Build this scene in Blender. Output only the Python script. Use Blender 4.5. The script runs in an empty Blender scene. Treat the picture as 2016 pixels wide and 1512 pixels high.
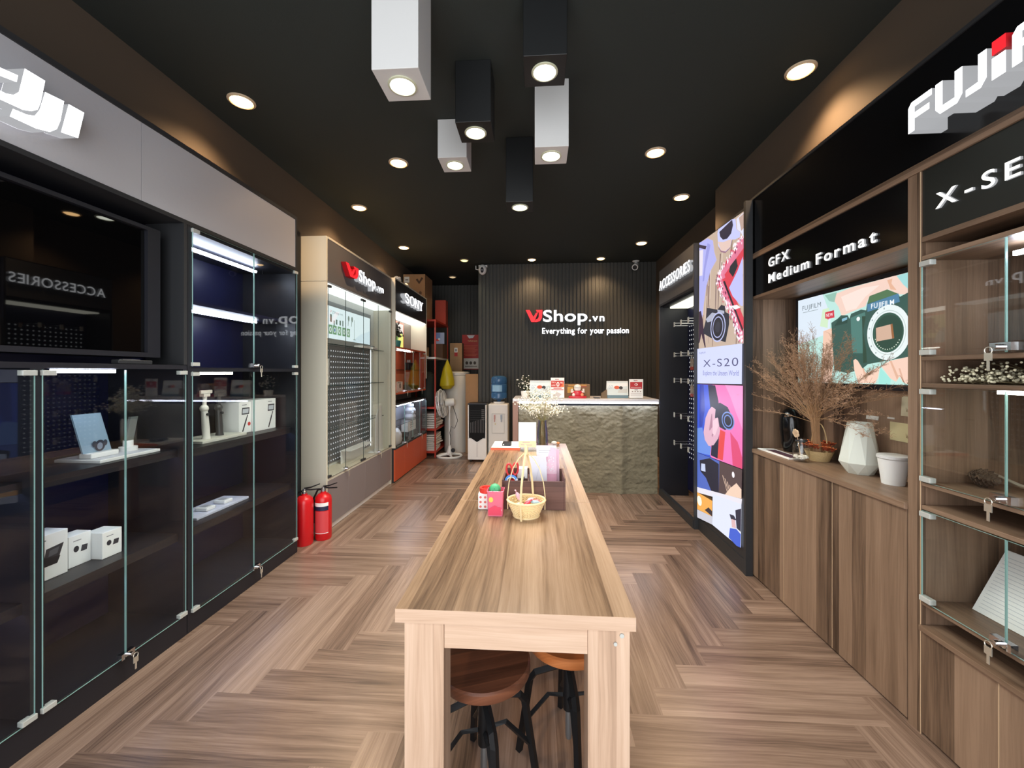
import bpy, bmesh, math, random
from mathutils import Matrix, Vector, noise
random.seed(7)
S = bpy.context.scene
C = S.collection

# ---------------------------------------------------------------- camera, world, daylight, exposure
cam = bpy.data.cameras.new('camera')
cam.sensor_width = 36.0
cam.lens = 790.0/2016*36.0
cam.shift_y = -23.0/2016
cam.clip_start = 0.02
cam_o = bpy.data.objects.new('camera', cam)
C.objects.link(cam_o)
cam_o.location = (0, 0, 1.4)
cam_o.rotation_euler = (math.pi/2, 0, math.atan(49.0/790))
S.camera = cam_o

W = bpy.data.worlds.new('daylight')
S.world = W
W.use_nodes = True
W.node_tree.nodes['Background'].inputs[0].default_value = (0.93, 0.96, 1.0, 1)
W.node_tree.nodes['Background'].inputs[1].default_value = 4.0

pl = bpy.data.lights.new('shopfront_portal', 'AREA')       # portal for the open shopfront behind the camera
pl.shape = 'RECTANGLE'; pl.size = 4.1; pl.size_y = 3.2
pl.cycles.is_portal = True
po = bpy.data.objects.new('shopfront_portal', pl); C.objects.link(po)
po.location = (-0.25, -1.28, 1.6); po.rotation_euler = (math.pi/2, 0, 0)

S.view_settings.view_transform = 'Standard'
S.view_settings.look = 'None'
S.view_settings.exposure = 0.15
S.view_settings.gamma = 1.0
S.view_settings.use_curve_mapping = False
S.cycles.use_denoising = True
S.cycles.max_bounces = 10
S.cycles.diffuse_bounces = 4
S.cycles.glossy_bounces = 4
S.cycles.transparent_max_bounces = 32
S.cycles.sample_clamp_indirect = 4.0
S.cycles.caustics_reflective = False
S.cycles.caustics_refractive = False

WARM_W = 62.0        # downlight power
PEND_W = 62.0        # pendant power

# ---------------------------------------------------------------- helpers
def lin(c):
    c /= 255.0
    return c/12.92 if c <= 0.04045 else ((c+0.055)/1.055)**2.4
def RGB(r, g, b): return (lin(r), lin(g), lin(b), 1.0)

MATS = {}
def newmat(name):
    m = bpy.data.materials.new(name); m.use_nodes = True
    return m, m.node_tree, m.node_tree.nodes['Principled BSDF']
def pbr(name, rgb, rough=0.5, metal=0.0, spec=0.5, bump=0.0, bscale=80.0, var=0.0):
    if name in MATS: return MATS[name]
    m, nt, b = newmat(name)
    b.inputs['Base Color'].default_value = RGB(*rgb)
    b.inputs['Roughness'].default_value = rough
    b.inputs['Metallic'].default_value = metal
    b.inputs['Specular IOR Level'].default_value = spec
    if bump or var:
        tc = nt.nodes.new('ShaderNodeTexCoord'); n = nt.nodes.new('ShaderNodeTexNoise')
        n.inputs['Scale'].default_value = bscale; n.inputs['Detail'].default_value = 5
        nt.links.new(tc.outputs['Object'], n.inputs['Vector'])
        if bump:
            bp = nt.nodes.new('ShaderNodeBump'); bp.inputs['Strength'].default_value = bump; bp.inputs['Distance'].default_value = 0.01
            nt.links.new(n.outputs['Fac'], bp.inputs['Height']); nt.links.new(bp.outputs[0], b.inputs['Normal'])
        if var:
            mx = nt.nodes.new('ShaderNodeMix'); mx.data_type = 'RGBA'
            c = RGB(*rgb)
            mx.inputs[6].default_value = tuple(q*(1-var) for q in c[:3])+(1,)
            mx.inputs[7].default_value = tuple(min(1, q*(1+var)) for q in c[:3])+(1,)
            nt.links.new(n.outputs['Fac'], mx.inputs[0]); nt.links.new(mx.outputs[2], b.inputs['Base Color'])
    MATS[name] = m
    return m
def emit(name, rgb, s=1.0):
    if name in MATS: return MATS[name]
    m, nt, b = newmat(name)
    b.inputs['Base Color'].default_value = (0.02, 0.02, 0.02, 1)
    b.inputs['Emission Color'].default_value = RGB(*rgb)
    b.inputs['Emission Strength'].default_value = s
    b.inputs['Roughness'].default_value = 0.4
    MATS[name] = m
    return m
def thin_glass(name, tint=(0.96, 0.98, 0.97), base=0.045, k=0.9, rough=0.0):
    if name in MATS: return MATS[name]
    m = bpy.data.materials.new(name); m.use_nodes = True
    nt = m.node_tree; nt.nodes.clear()
    out = nt.nodes.new('ShaderNodeOutputMaterial'); mix = nt.nodes.new('ShaderNodeMixShader')
    tr = nt.nodes.new('ShaderNodeBsdfTransparent'); gl = nt.nodes.new('ShaderNodeBsdfGlossy')
    tr.inputs[0].default_value = tint+(1,)
    gl.inputs['Roughness'].default_value = rough
    lw = nt.nodes.new('ShaderNodeLayerWeight'); lw.inputs['Blend'].default_value = 0.5
    p = nt.nodes.new('ShaderNodeMath'); p.operation = 'POWER'; p.inputs[1].default_value = 5
    q = nt.nodes.new('ShaderNodeMath'); q.operation = 'MULTIPLY_ADD'; q.inputs[1].default_value = k; q.inputs[2].default_value = base
    q.use_clamp = True
    nt.links.new(lw.outputs['Facing'], p.inputs[0]); nt.links.new(p.outputs[0], q.inputs[0])
    nt.links.new(q.outputs[0], mix.inputs[0]); nt.links.new(tr.outputs[0], mix.inputs[1]); nt.links.new(gl.outputs[0], mix.inputs[2])
    nt.links.new(mix.outputs[0], out.inputs[0])
    MATS[name] = m
    return m
def wood(name, dark, mid, light, along, strip=0.07, rough=0.45, gs=1.0, uv=False, tone=0.35, spec=0.4):
    """wood laminate: boards of varying tone with stretched grain along one object axis (or along U of the UV map)"""
    if name in MATS: return MATS[name]
    m, nt, b = newmat(name)
    L = nt.links.new
    tc = nt.nodes.new('ShaderNodeTexCoord'); sp = nt.nodes.new('ShaderNodeSeparateXYZ')
    L(tc.outputs['UV' if uv else 'Object'], sp.inputs[0])
    def math_(op, a, bb=None):
        n = nt.nodes.new('ShaderNodeMath'); n.operation = op
        for i, q in enumerate((a, bb)):
            if q is None: continue
            if isinstance(q, (int, float)): n.inputs[i].default_value = q
            else: L(q, n.inputs[i])
        return n.outputs[0]
    if uv: al, ac = sp.outputs[0], sp.outputs[1]
    else:
        al = sp.outputs[along]; o = [i for i in range(3) if i != along]
        ac = math_('ADD', sp.outputs[o[0]], math_('MULTIPLY', sp.outputs[o[1]], 0.93))
    warp = nt.nodes.new('ShaderNodeTexNoise'); warp.inputs['Scale'].default_value = 1.0; warp.inputs['Detail'].default_value = 2
    cw = nt.nodes.new('ShaderNodeCombineXYZ'); L(math_('MULTIPLY', al, 1.6*gs), cw.inputs[0]); L(math_('MULTIPLY', ac, 5*gs), cw.inputs[1]); L(cw.outputs[0], warp.inputs['Vector'])
    acw = math_('ADD', ac, math_('MULTIPLY', warp.outputs['Fac'], 0.05/gs))
    def nz(sa, sc, det, rough_=0.55):
        n = nt.nodes.new('ShaderNodeTexNoise'); n.inputs['Scale'].default_value = 1.0
        n.inputs['Detail'].default_value = det; n.inputs['Roughness'].default_value = rough_
        c = nt.nodes.new('ShaderNodeCombineXYZ'); L(math_('MULTIPLY', al, sa), c.inputs[0]); L(math_('MULTIPLY', acw, sc), c.inputs[1])
        L(c.outputs[0], n.inputs['Vector']); return n.outputs['Fac']
    g = math_('ADD', math_('MULTIPLY', nz(1.1*gs, 24*gs, 3), 0.52), math_('MULTIPLY', nz(3.5*gs, 120*gs, 5, 0.65), 0.48))
    st = nt.nodes.new('ShaderNodeTexWhiteNoise'); st.noise_dimensions = '1D'
    L(math_('FLOOR', math_('DIVIDE', math_('ADD', ac, 50.0), strip)), st.inputs['W'])
    g = math_('ADD', g, math_('MULTIPLY', math_('SUBTRACT', st.outputs['Value'], 0.5), tone))
    if uv:
        an = nt.nodes.new('ShaderNodeAttribute'); an.attribute_name = 'tone'
        g = math_('ADD', g, math_('MULTIPLY', math_('SUBTRACT', an.outputs['Fac'], 0.5), 0.22))
    cr = nt.nodes.new('ShaderNodeValToRGB'); e = cr.color_ramp.elements
    e[0].position = 0.22; e[0].color = RGB(*dark); e[1].position = 0.78; e[1].color = RGB(*light)
    x = cr.color_ramp.elements.new(0.48); x.color = RGB(*mid)
    L(g, cr.inputs[0]); L(cr.outputs[0], b.inputs['Base Color'])
    b.inputs['Roughness'].default_value = rough
    b.inputs['Specular IOR Level'].default_value = spec
    bp = nt.nodes.new('ShaderNodeBump'); bp.inputs['Strength'].default_value = 0.12; bp.inputs['Distance'].default_value = 0.002
    L(g, bp.inputs['Height']); L(bp.outputs[0], b.inputs['Normal'])
    MATS[name] = m
    return m

GLYPH = {}
def glyph(ch, bold=0.0):
    k = (ch, bold)
    if k not in GLYPH:
        cu = bpy.data.curves.new('glyph', 'FONT'); cu.body = ch; cu.size = 1.0; cu.offset = bold; cu.resolution_u = 4
        o = bpy.data.objects.new('glyph', cu); C.objects.link(o)
        dg = bpy.context.evaluated_depsgraph_get()
        me = bpy.data.meshes.new_from_object(o.evaluated_get(dg))
        vs = [v.co.copy() for v in me.vertices]; fs = [tuple(p.vertices) for p in me.polygons]
        bpy.data.objects.remove(o); bpy.data.curves.remove(cu); bpy.data.meshes.remove(me)
        GLYPH[k] = (vs, fs)
    return GLYPH[k]

class MB:
    def __init__(self): self.v = []; self.f = []; self.m = []
    def add(self, vs, fs, m=0):
        n = len(self.v); self.v += [Vector(q) for q in vs]
        for q in fs: self.f.append([n+i for i in q]); self.m.append(m)
        return self
    def box(self, x0, x1, y0, y1, z0, z1, m=0):
        x0, x1 = sorted((x0, x1)); y0, y1 = sorted((y0, y1)); z0, z1 = sorted((z0, z1))
        vs = [(x, y, z) for z in (z0, z1) for y in (y0, y1) for x in (x0, x1)]
        return self.add(vs, [(0,2,3,1),(4,5,7,6),(0,1,5,4),(2,6,7,3),(0,4,6,2),(1,3,7,5)], m)
    def pane(self, ax, x0, x1, a0, a1, z0, z1):
        """glass pane normal to axis ax: broad faces material 0, edges material 1"""
        n0 = len(self.f)
        if ax == 'x': self.box(x0, x1, a0, a1, z0, z1)
        elif ax == 'y': self.box(a0, a1, x0, x1, z0, z1)
        else: self.box(a0, a1, z0, z1, x0, x1)
        d = {'x': (4, 5), 'y': (2, 3), 'z': (0, 1)}[ax]
        for i in range(6): self.m[n0+i] = 0 if i in d else 1
        return self
    def ring(self, c, r, ax, up, n):
        return [c+ax*(math.cos(2*math.pi*i/n)*r)+up*(math.sin(2*math.pi*i/n)*r) for i in range(n)]
    def tube(self, pts, r, n=8, m=0, cap=True):
        pts = [Vector(p) for p in pts]; k = len(pts)
        rs = r if isinstance(r, (list, tuple)) else [r]*k
        vs = []; fs = []; a = None
        for i, p in enumerate(pts):
            d = (pts[min(i+1, k-1)]-pts[max(i-1, 0)])
            if d.length < 1e-9: d = Vector((0, 0, 1))
            d.normalize()
            if a is None:
                a = d.cross(Vector((0, 0, 1)) if abs(d.z) < 0.9 else Vector((1, 0, 0)))
            a = (a-d*a.dot(d))
            if a.length < 1e-6: a = d.orthogonal()
            a.normalize(); b = d.cross(a)
            vs += self.ring(p, rs[i], a, b, n)
        for i in range(k-1):
            for j in range(n): fs.append((i*n+j, i*n+(j+1) % n, (i+1)*n+(j+1) % n, (i+1)*n+j))
        if cap: fs.append(tuple(range(n-1, -1, -1))); fs.append(tuple((k-1)*n+j for j in range(n)))
        return self.add(vs, fs, m)
    def cyl(self, p0, p1, r0, r1=None, n=20, m=0): return self.tube([p0, p1], [r0, r0 if r1 is None else r1], n, m)
    def lathe(self, cx, cy, prof, n=24, m=0, sx=1.0, sy=1.0, rot=0.0):
        vs = []; fs = []; k = len(prof)
        for r, z in prof:
            for j in range(n):
                t = 2*math.pi*j/n+rot
                vs.append((cx+max(r, 1e-4)*math.cos(t)*sx, cy+max(r, 1e-4)*math.sin(t)*sy, z))
        for i in range(k-1):
            for j in range(n): fs.append((i*n+j, i*n+(j+1) % n, (i+1)*n+(j+1) % n, (i+1)*n+j))
        return self.add(vs, fs, m)
    def ball(self, c, r, m=0, n=10, k=6, sc=(1, 1, 1)):
        vs = []; fs = []
        for i in range(k+1):
            t = math.pi*i/k
            for j in range(n):
                p = 2*math.pi*j/n
                vs.append((c[0]+r*sc[0]*max(math.sin(t), 1e-3)*math.cos(p), c[1]+r*sc[1]*max(math.sin(t), 1e-3)*math.sin(p), c[2]-r*sc[2]*math.cos(t)))
        for i in range(k):
            for j in range(n): fs.append((i*n+j, i*n+(j+1) % n, (i+1)*n+(j+1) % n, (i+1)*n+j))
        return self.add(vs, fs, m)
    def poly(self, pts, m=0): return self.add(pts, [tuple(range(len(pts)))], m)
    def prism(self, pts, vec, m=0, mside=None):
        n = len(pts); vec = Vector(vec); pts = [Vector(p) for p in pts]
        self.add(pts+[p+vec for p in pts], [tuple(range(n)), tuple(range(2*n-1, n-1, -1))], m)
        b = len(self.v)-2*n
        for i in range(n): self.f.append([b+i, b+n+i, b+n+(i+1) % n, b+(i+1) % n]); self.m.append(m if mside is None else mside)
        return self
    def xf(self, M):
        self.v = [M @ v for v in self.v]; return self
    def glyphs(self, s, o, u, v, n, width, height, depth=0.0, m=0, bold=0.0, gap=0.12, only=None):
        """text in the default face from origin o along u, caps `height` tall, whole run `width` long, raised `depth` along n"""
        o = Vector(o); u = Vector(u).normalized(); v = Vector(v).normalized(); n = Vector(n).normalized()
        x = 0.0; run = []
        for ch in s:
            if ch == ' ': x += 0.32; continue
            vs, fs = glyph(ch, bold)
            lo = min(q.x for q in vs); hi = max(q.x for q in vs)
            run.append((ch, x-lo, vs, fs)); x += hi-lo+gap
        x -= gap
        sx = width/x; sy = height/0.73
        for i, (ch, dx, vs, fs) in enumerate(run):
            if only is not None and i != only: continue
            P = [o+u*((q.x+dx)*sx)+v*(q.y*sy) for q in vs]
            self.add([p+n*depth for p in P], fs, m)
            if depth > 0.001:
                cnt = {}
                for q in fs:
                    for a, b in zip(q, q[1:]+q[:1]):
                        key = (min(a, b), max(a, b)); cnt[key] = cnt.get(key, 0)+1
                k = len(self.v); self.v += [p for p in P]+[p+n*depth for p in P]; N = len(P)
                for (a, b), c in cnt.items():
                    if c == 1: self.f.append([k+a, k+b, k+N+b, k+N+a]); self.m.append(m+1)
        return len(run)
    def build(self, name, mats, parent=None, smooth=False, bevel=0.0, local=False, label=None, calc=True):
        if not isinstance(mats, (list, tuple)): mats = [mats]
        me = bpy.data.meshes.new(name)
        off = Vector((0, 0, 0))
        if parent is not None and not local:
            p = parent
            while p is not None: off += p.location; p = p.parent
        me.from_pydata([tuple(q-off) for q in self.v], [], self.f)
        for m in mats: me.materials.append(m)
        for i, p in enumerate(me.polygons): p.material_index = min(self.m[i], len(mats)-1)
        if calc:
            bm = bmesh.new(); bm.from_mesh(me); bmesh.ops.recalc_face_normals(bm, faces=bm.faces); bm.to_mesh(me); bm.free()
        if smooth:
            for p in me.polygons: p.use_smooth = True
            me.set_sharp_from_angle(angle=math.radians(38))
        o = bpy.data.objects.new(name, me); C.objects.link(o)
        if parent is not None: o.parent = parent
        if bevel:
            b = o.modifiers.new('bevel', 'BEVEL'); b.width = bevel; b.segments = 2; b.limit_method = 'ANGLE'; b.angle_limit = math.radians(50)
        if label: o['label'] = label
        return o

def tag(o, label, cat, group=None, kind=None):
    o['label'] = label; o['category'] = cat
    if group: o['group'] = group
    if kind: o['kind'] = kind
    return o
def thing(name, label, cat, loc=(0, 0, 0), rz=0.0, group=None):
    o = bpy.data.objects.new(name, None); C.objects.link(o)
    o.location = loc; o.rotation_euler = (0, 0, rz); o.empty_display_size = 0.05
    return tag(o, label, cat, group)
def struct(name, mb, mats, **k):
    o = mb.build(name, mats, **k); o['kind'] = 'structure'; return o
def dup(root, loc, rz=None, label=None):
    r = root.copy(); C.objects.link(r); r.location = loc
    if rz is not None: r.rotation_euler = (0, 0, rz)
    if label: r['label'] = label
    for ch in list(root.children):
        c = ch.copy(); C.objects.link(c); c.parent = r
        for g in list(ch.children):
            d = g.copy(); C.objects.link(d); d.parent = c
    return r

class Flat:
    """a printed or backlit picture: polygons lying on one flat sheet; axis 'x' -> points are (Y,Z), axis 'y' -> points are (X,Z)"""
    def __init__(self, ax, at, s, lit=0.0, step=0.00004):
        self.ax, self.at, self.s, self.lit, self.step = ax, at, s, lit, step
        self.mb = MB(); self.mats = []; self.layer = 0
    def mat(self, rgb):
        nm = ('lit_%s_' % str(self.lit).replace('.', '_') if self.lit else 'print_')+'%d_%d_%d' % rgb
        m = emit(nm, rgb, self.lit) if self.lit else pbr(nm, rgb, 0.6)
        if m not in self.mats: self.mats.append(m)
        return self.mats.index(m)
    def P(self, a, z):
        d = self.at+self.s*self.step*self.layer
        return (d, a, z) if self.ax == 'x' else (a, d, z)
    def poly(self, rgb, pts):
        self.mb.poly([self.P(a, z) for a, z in pts], self.mat(rgb)); self.layer += 1; return self
    def ell(self, rgb, c, ra, rz, n=28):
        return self.poly(rgb, [(c[0]+ra*math.cos(2*math.pi*i/n), c[1]+rz*math.sin(2*math.pi*i/n)) for i in range(n)])
    def rect(self, rgb, a0, a1, z0, z1): return self.poly(rgb, [(a0, z0), (a1, z0), (a1, z1), (a0, z1)])
    def dir(self):
        if self.ax == 'x': return (0, self.s, 0), (self.s, 0, 0)
        return ((-self.s, 0, 0), (0, self.s, 0))
    def text(self, rgb, s, a0, z0, width, height, bold=0.0, gap=0.12, slope=0.0):
        u, n = self.dir()
        self.mb.glyphs(s, self.P(a0, z0), u, (0, 0, 1), n, width, height, 0, self.mat(rgb), bold, gap); self.layer += 1; return self
    def build(self, name, parent): return self.mb.build(name, self.mats, parent, calc=False)

# ---------------------------------------------------------------- materials
M_floor = wood('floor_wood', (66,51,43), (127,104,89), (169,144,127), 0, 0.049, 0.27, 1.0, uv=True, tone=0.12, spec=0.5)
WT = ((84,63,47), (144,116,91), (178,149,123))
WL = ((150,122,100), (192,161,136), (216,188,164))
M_table = wood('table_wood_y', *WT, 1, 0.062, 0.27, 1.0, tone=0.42)
M_tablez = wood('table_wood_z', *WL, 2, 0.05, 0.45, 1.0, tone=0.25)
M_tablex = wood('table_wood_x', *WL, 0, 0.05, 0.45, 1.0, tone=0.2)
WC = ((66,50,38), (122,98,79), (152,125,103))
M_cab = wood('cabinet_wood_z', *WC, 2, 0.075, 0.45, 1.0, tone=0.5)
M_caby = wood('cabinet_wood_y', *WC, 1, 0.06, 0.42, 1.0, tone=0.3)
M_edge = pbr('pale_edge_banding', (196,168,136), 0.5)
M_ceil = pbr('ceiling_paint', (40,46,43), 0.85, bump=0.15, bscale=220)
M_wall = pbr('dark_wall_paint', (80,68,56), 0.85)
M_slat = pbr('slatted_panel_paint', (62,62,58), 0.6, var=0.15, bscale=30)
M_blk = pbr('black_laminate', (25,26,33), 0.42, var=0.2, bscale=300)
M_navy = pbr('navy_black_laminate', (17,20,52), 0.4)
M_frame = pbr('charcoal_frame', (44,45,47), 0.45)
M_gloss = pbr('glossy_black_acrylic', (5,5,6), 0.02)
M_alu = pbr('brushed_aluminium', (224,224,230), 0.34, 0.5, bump=0.05, bscale=60)
M_chrome = pbr('chrome', (225,225,228), 0.12, 1.0)
M_steel = pbr('satin_steel', (170,172,175), 0.3, 0.9)
M_clip = pbr('clear_plastic_clip', (186,188,182), 0.25)
M_brass = pbr('key_metal', (222,216,200), 0.25, 0.7)
M_white = pbr('white_plastic', (232,232,230), 0.35)
M_wpap = pbr('white_paper', (246,246,243), 0.7)
M_cream = pbr('cream_laminate', (206,201,184), 0.5)
M_grey = pbr('grey_laminate', (96,94,95), 0.45)
M_mauve = pbr('mauve_grey_laminate', (132,123,124), 0.4)
M_peg = pbr('grey_pegboard', (104,107,111), 0.5)
M_hole = emit('pegboard_hole_backlight', (236,240,242), 0.85)
M_orange = pbr('orange_laminate', (196,82,45), 0.42)
M_red = pbr('red_gloss', (205,25,32), 0.28)
M_glass = thin_glass('thin_glass', (0.97, 0.985, 0.98), 0.028, 0.8)
M_gedge = pbr('glass_edge', (150,188,180), 0.25)
M_gdark = pbr('glass_edge_dark', (40,58,56), 0.15)
M_led = emit('led_strip_cold', (226,234,255), 36.0)
M_leds = emit('led_strip_dim', (180,200,255), 12.0)
M_ledw = emit('led_strip_white', (255,252,240), 14.0)
M_sign = emit('sign_face_white', (250,252,255), 3.2)
M_signs = emit('sign_return_white', (236,238,242), 0.42)
M_signred = emit('sign_face_red', (225,22,34), 1.6)
M_signreds = pbr('sign_return_red', (190,20,30), 0.4)
M_cord = pbr('black_rubber', (16,16,17), 0.5)
M_card = pbr('brown_cardboard', (164,128,92), 0.8, var=0.08, bscale=12)

# ---------------------------------------------------------------- setting
ZC = 3.26
def herringbone(x0, x1, y0, y1, w, n, ox, oy):
    me = bpy.data.meshes.new('floor'); vs = []; fs = []; uvs = []; tones = []
    def plank(a0, a1, b0, b1, horiz):
        c0, c1, d0, d1 = max(a0, x0), min(a1, x1), max(b0, y0), min(b1, y1)
        if c1-c0 < 1e-4 or d1-d0 < 1e-4: return
        k = len(vs); vs.extend([(c0, d0, 0), (c1, d0, 0), (c1, d1, 0), (c0, d1, 0)]); fs.append((k, k+1, k+2, k+3))
        ru, rv = random.random()*40, random.randint(0, 400)*w
        if horiz: uvs.extend([(x-a0+ru, y-b0+rv) for x, y in ((c0, d0), (c1, d0), (c1, d1), (c0, d1))])
        else: uvs.extend([(y-b0+ru, x-a0+rv) for x, y in ((c0, d0), (c1, d0), (c1, d1), (c0, d1))])
        tones.append(random.random())
    I0, I1 = int((x0-ox)/w)-n-2, int((x1-ox)/w)+n+2
    J0, J1 = int((y0-oy)/w)-n-2, int((y1-oy)/w)+n+2
    for i in range(I0, I1):
        for j in range(J0, J1):
            k = (i-j) % (2*n)
            if k == 0: plank(ox+i*w, ox+(i+n)*w, oy+j*w, oy+(j+1)*w, True)
            elif k == 2*n-1: plank(ox+i*w, ox+(i+1)*w, oy+j*w, oy+(j+n)*w, False)
    me.from_pydata(vs, [], fs)
    ul = me.uv_layers.new(name='UVMap')
    for i, q in enumerate(uvs): ul.data[i].uv = q
    at = me.attributes.new('tone', 'FLOAT', 'FACE')
    for i, q in enumerate(tones): at.data[i].value = q
    me.materials.append(M_floor)
    o = bpy.data.objects.new('floor', me); C.objects.link(o); o['kind'] = 'structure'
herringbone(-2.4, 2.1, -1.3, 8.6, 0.147, 6, 0.515, 1.673)

XL, XR, YB, YF = -2.32, 2.0, 6.9, -1.3
struct('ceiling', MB().box(XL-0.1, XR+0.1, YF, 8.7, ZC, ZC+0.1), M_ceil)
struct('wall_left', MB().box(XL-0.1, XL, YF, 8.6, 0, ZC), M_wall)
struct('wall_right', MB().box(XR, XR+0.1, YF, YB+0.3, 0, ZC), M_wall)
struct('wall_right_pier', MB().box(1.82, XR, YF, 4.22, 0, ZC), M_wall)
def slatwall(name, x0, x1, y, pitch=0.062):
    pts = []; n = int((x1-x0)/pitch)
    for i in range(n):
        a = x0+i*pitch
        pts += [(a, y), (a+pitch*0.3, y), (a+pitch*0.34, y-0.016), (a+pitch*0.96, y-0.016)]
    pts += [(x1, y-0.016), (x1, y+0.12), (x0, y+0.12)]
    struct(name, MB().prism([(a, b, 0) for a, b in pts], (0, 0, ZC)), M_slat)
slatwall('wall_back', -1.01, XR, YB)
struct('wall_back_return', MB().box(-1.01, -0.93, YB+0.121, 8.5, 0, ZC), M_slat)
slatwall('wall_alcove', XL, -0.93, 8.5, 0.07)
struct('trim_1', MB().box(XL, -2.06, 3.02, 3.38, 0, 2.62), M_blk)

# ---------------------------------------------------------------- cabinet helpers
def glass_door(parent, X, s, y0, y1, z0, z1, hinge, lock=None, th=0.006, dark=False, keyside=1, clipm=None, label=None):
    d = MB().pane('x', X, X+s*th, y0, y1, z0, z1).build('glass_door', [M_glass, M_gdark if dark else M_gedge], parent, label=label)
    cw = 0.04; h0, h1 = (y0-0.004, y0+cw) if hinge < 0 else (y1-cw, y1+0.004)
    for zz in (z0+0.002, z1-0.022):
        MB().box(X-s*0.012, X+s*(th+0.006), h0, h1, zz, zz+0.02).build('hinge', clipm or M_clip, d, bevel=0.002)
    if lock is not None:
        ly, lz = lock
        a = X+s*th
        lk = MB().box(X-s*0.004, a+s*0.012, ly-0.03, ly+0.03, lz-0.013, lz+0.013)
        lk.cyl((a+s*0.01, ly+0.004*keyside, lz), (a+s*0.028, ly+0.004*keyside, lz), 0.009, n=14)
        lko = lk.build('lock', M_chrome, d, smooth=True)
        ky = ly+0.012*keyside; kx = a+s*0.034
        kb = MB()
        kb.tube([(kx, ky+0.011*math.cos(t*math.pi/6), lz-0.012+0.011*math.sin(t*math.pi/6)) for t in range(13)], 0.0015, 6)
        kb.box(kx-0.0015, kx+0.0015, ky-0.011, ky+0.011, lz-0.045, lz-0.02)
        kb.box(kx-0.001, kx+0.001, ky-0.004, ky+0.004, lz-0.075, lz-0.045)
        kb.build('key', M_brass, d)
    return d

def carcass(mb, s, X, Xb, y0, y1, z0, z1, t=0.02, kick=0.0, top=True, m=0, mi=1):
    """open-front box: sides, top, bottom (above a kick panel), back"""
    f = X-s*0.0
    mb.box(f, Xb, y0, y0+t, z0, z1, m).box(f, Xb, y1-t, y1, z0, z1, m)
    if top: mb.box(f, Xb, y0+t, y1-t, z1-t, z1, m)
    mb.box(f, Xb, y0+t, y1-t, z0+kick, z0+kick+t, m)
    mb.box(Xb, Xb+s*0.012, y0+t, y1-t, z0+kick+t, z1-(t if top else 0), mi)
    if kick: mb.box(f, f-s*0.02, y0+t, y1-t, z0, z0+kick, m)
    return mb

# ================================================================ LEFT: black drone cabinets
XB = -1.865; XBB = -2.30
def black_low(y0, y1, split, label, lock, key, leftdoor=True):
    t = thing('display_cabinet', label, 'cabinet', (XB-0.2, (y0+y1)/2, 0), 0, 'black glass display cabinets')
    carcass(MB(), 1, XB, XBB, y0, y1, 0, 1.438, 0.022, 0.095).build('carcass', [M_blk, M_navy], t)
    for z in (0.975, 0.528):
        MB().box(XB-0.03, XB-0.034, y0+0.022, y1-0.022, z-0.022, z-0.0002).build('shelf_lip', M_blk, t)
        MB().box(XB-0.045, XB-0.06, y0+0.05, y1-0.05, z-0.012, z-0.001).build('led_strip', M_leds, t)
        MB().box(XB-0.03, XBB+0.012, y0+0.022, y1-0.022, z, z+0.02).build('shelf', M_blk, t)
    MB().box(XB-0.055, XB-0.035, y0+0.08, y1-0.33 if y1-y0 < 0.8 else y1-0.15, 1.398, 1.412).build('led_strip', M_led, t)
    glass_door(t, XB+0.002, 1, y0+0.012, split-0.002, 0.112, 1.41, -1, None)
    glass_door(t, XB+0.002, 1, split+0.002, y1-0.012, 0.112, 1.41, 1, (split, 0.125))
    return t
black_low(0.74, 1.388, 1.06, 'black glass-door cabinet nearest the camera on the left, under the television', True, True)
black_low(1.388, 2.03, 1.706, 'black glass-door cabinet with a silver tray of earbud displays, under the television', True, True)
y0, y1 = 2.034, 3.02
t = thing('display_cabinet', 'tall black glass-door cabinet beside the television, with lit upper shelves and white gimbal boxes', 'cabinet', (XB-0.2, 2.5, 0), 0, 'black glass display cabinets')
carcass(MB(), 1, XB, XBB, y0, y1, 0, 2.19, 0.028, 0.085).build('carcass', [M_blk, M_navy], t)
for z in (1.405, 0.955, 0.52): MB().box(XB-(0.0 if z > 1.4 else 0.03), XBB+0.012, y0+0.028, y1-0.028, z, z+0.022).build('shelf', M_blk, t)
for z in (0.955, 0.52):
    MB().box(XB-0.03, XB-0.034, y0+0.028, y1-0.028, z-0.022, z-0.0002).build('shelf_lip', M_blk, t)
    MB().box(XB-0.045, XB-0.06, y0+0.05, y1-0.05, z-0.012, z-0.001).build('led_strip', M_leds, t)
MB().box(XB-0.03, XBB+0.012, y0+0.028, y1-0.028, 1.775, 1.793).build('shelf', M_navy, t)
for z in (2.125, 1.757):
    MB().box(-2.06, -2.035, y0+0.03, 2.80, z, z+0.014).build('led_strip', M_led, t)
MB().box(XB-0.055, XB-0.035, 2.10, 2.40, 1.388, 1.40).build('led_strip', M_ledw, t)
MB().tube([(-2.05, 2.80, 2.135), (-2.05, 2.88, 2.135), (-2.05, 2.88, 2.16)], 0.003, 6).build('led_cable', M_cord, t)
sp = 2.532
glass_door(t, XB+0.002, 1, y0+0.026, sp-0.002, 1.432, 2.182, -1)
glass_door(t, XB+0.002, 1, sp+0.002, y1-0.014, 1.432, 2.182, 1, (sp+0.01, 1.445))
glass_door(t, XB+0.002, 1, y0+0.026, sp-0.002, 0.098, 1.402, -1)
glass_door(t, XB+0.002, 1, sp+0.002, y1-0.014, 0.098, 1.402, 1, (sp+0.01, 0.115))

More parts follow.
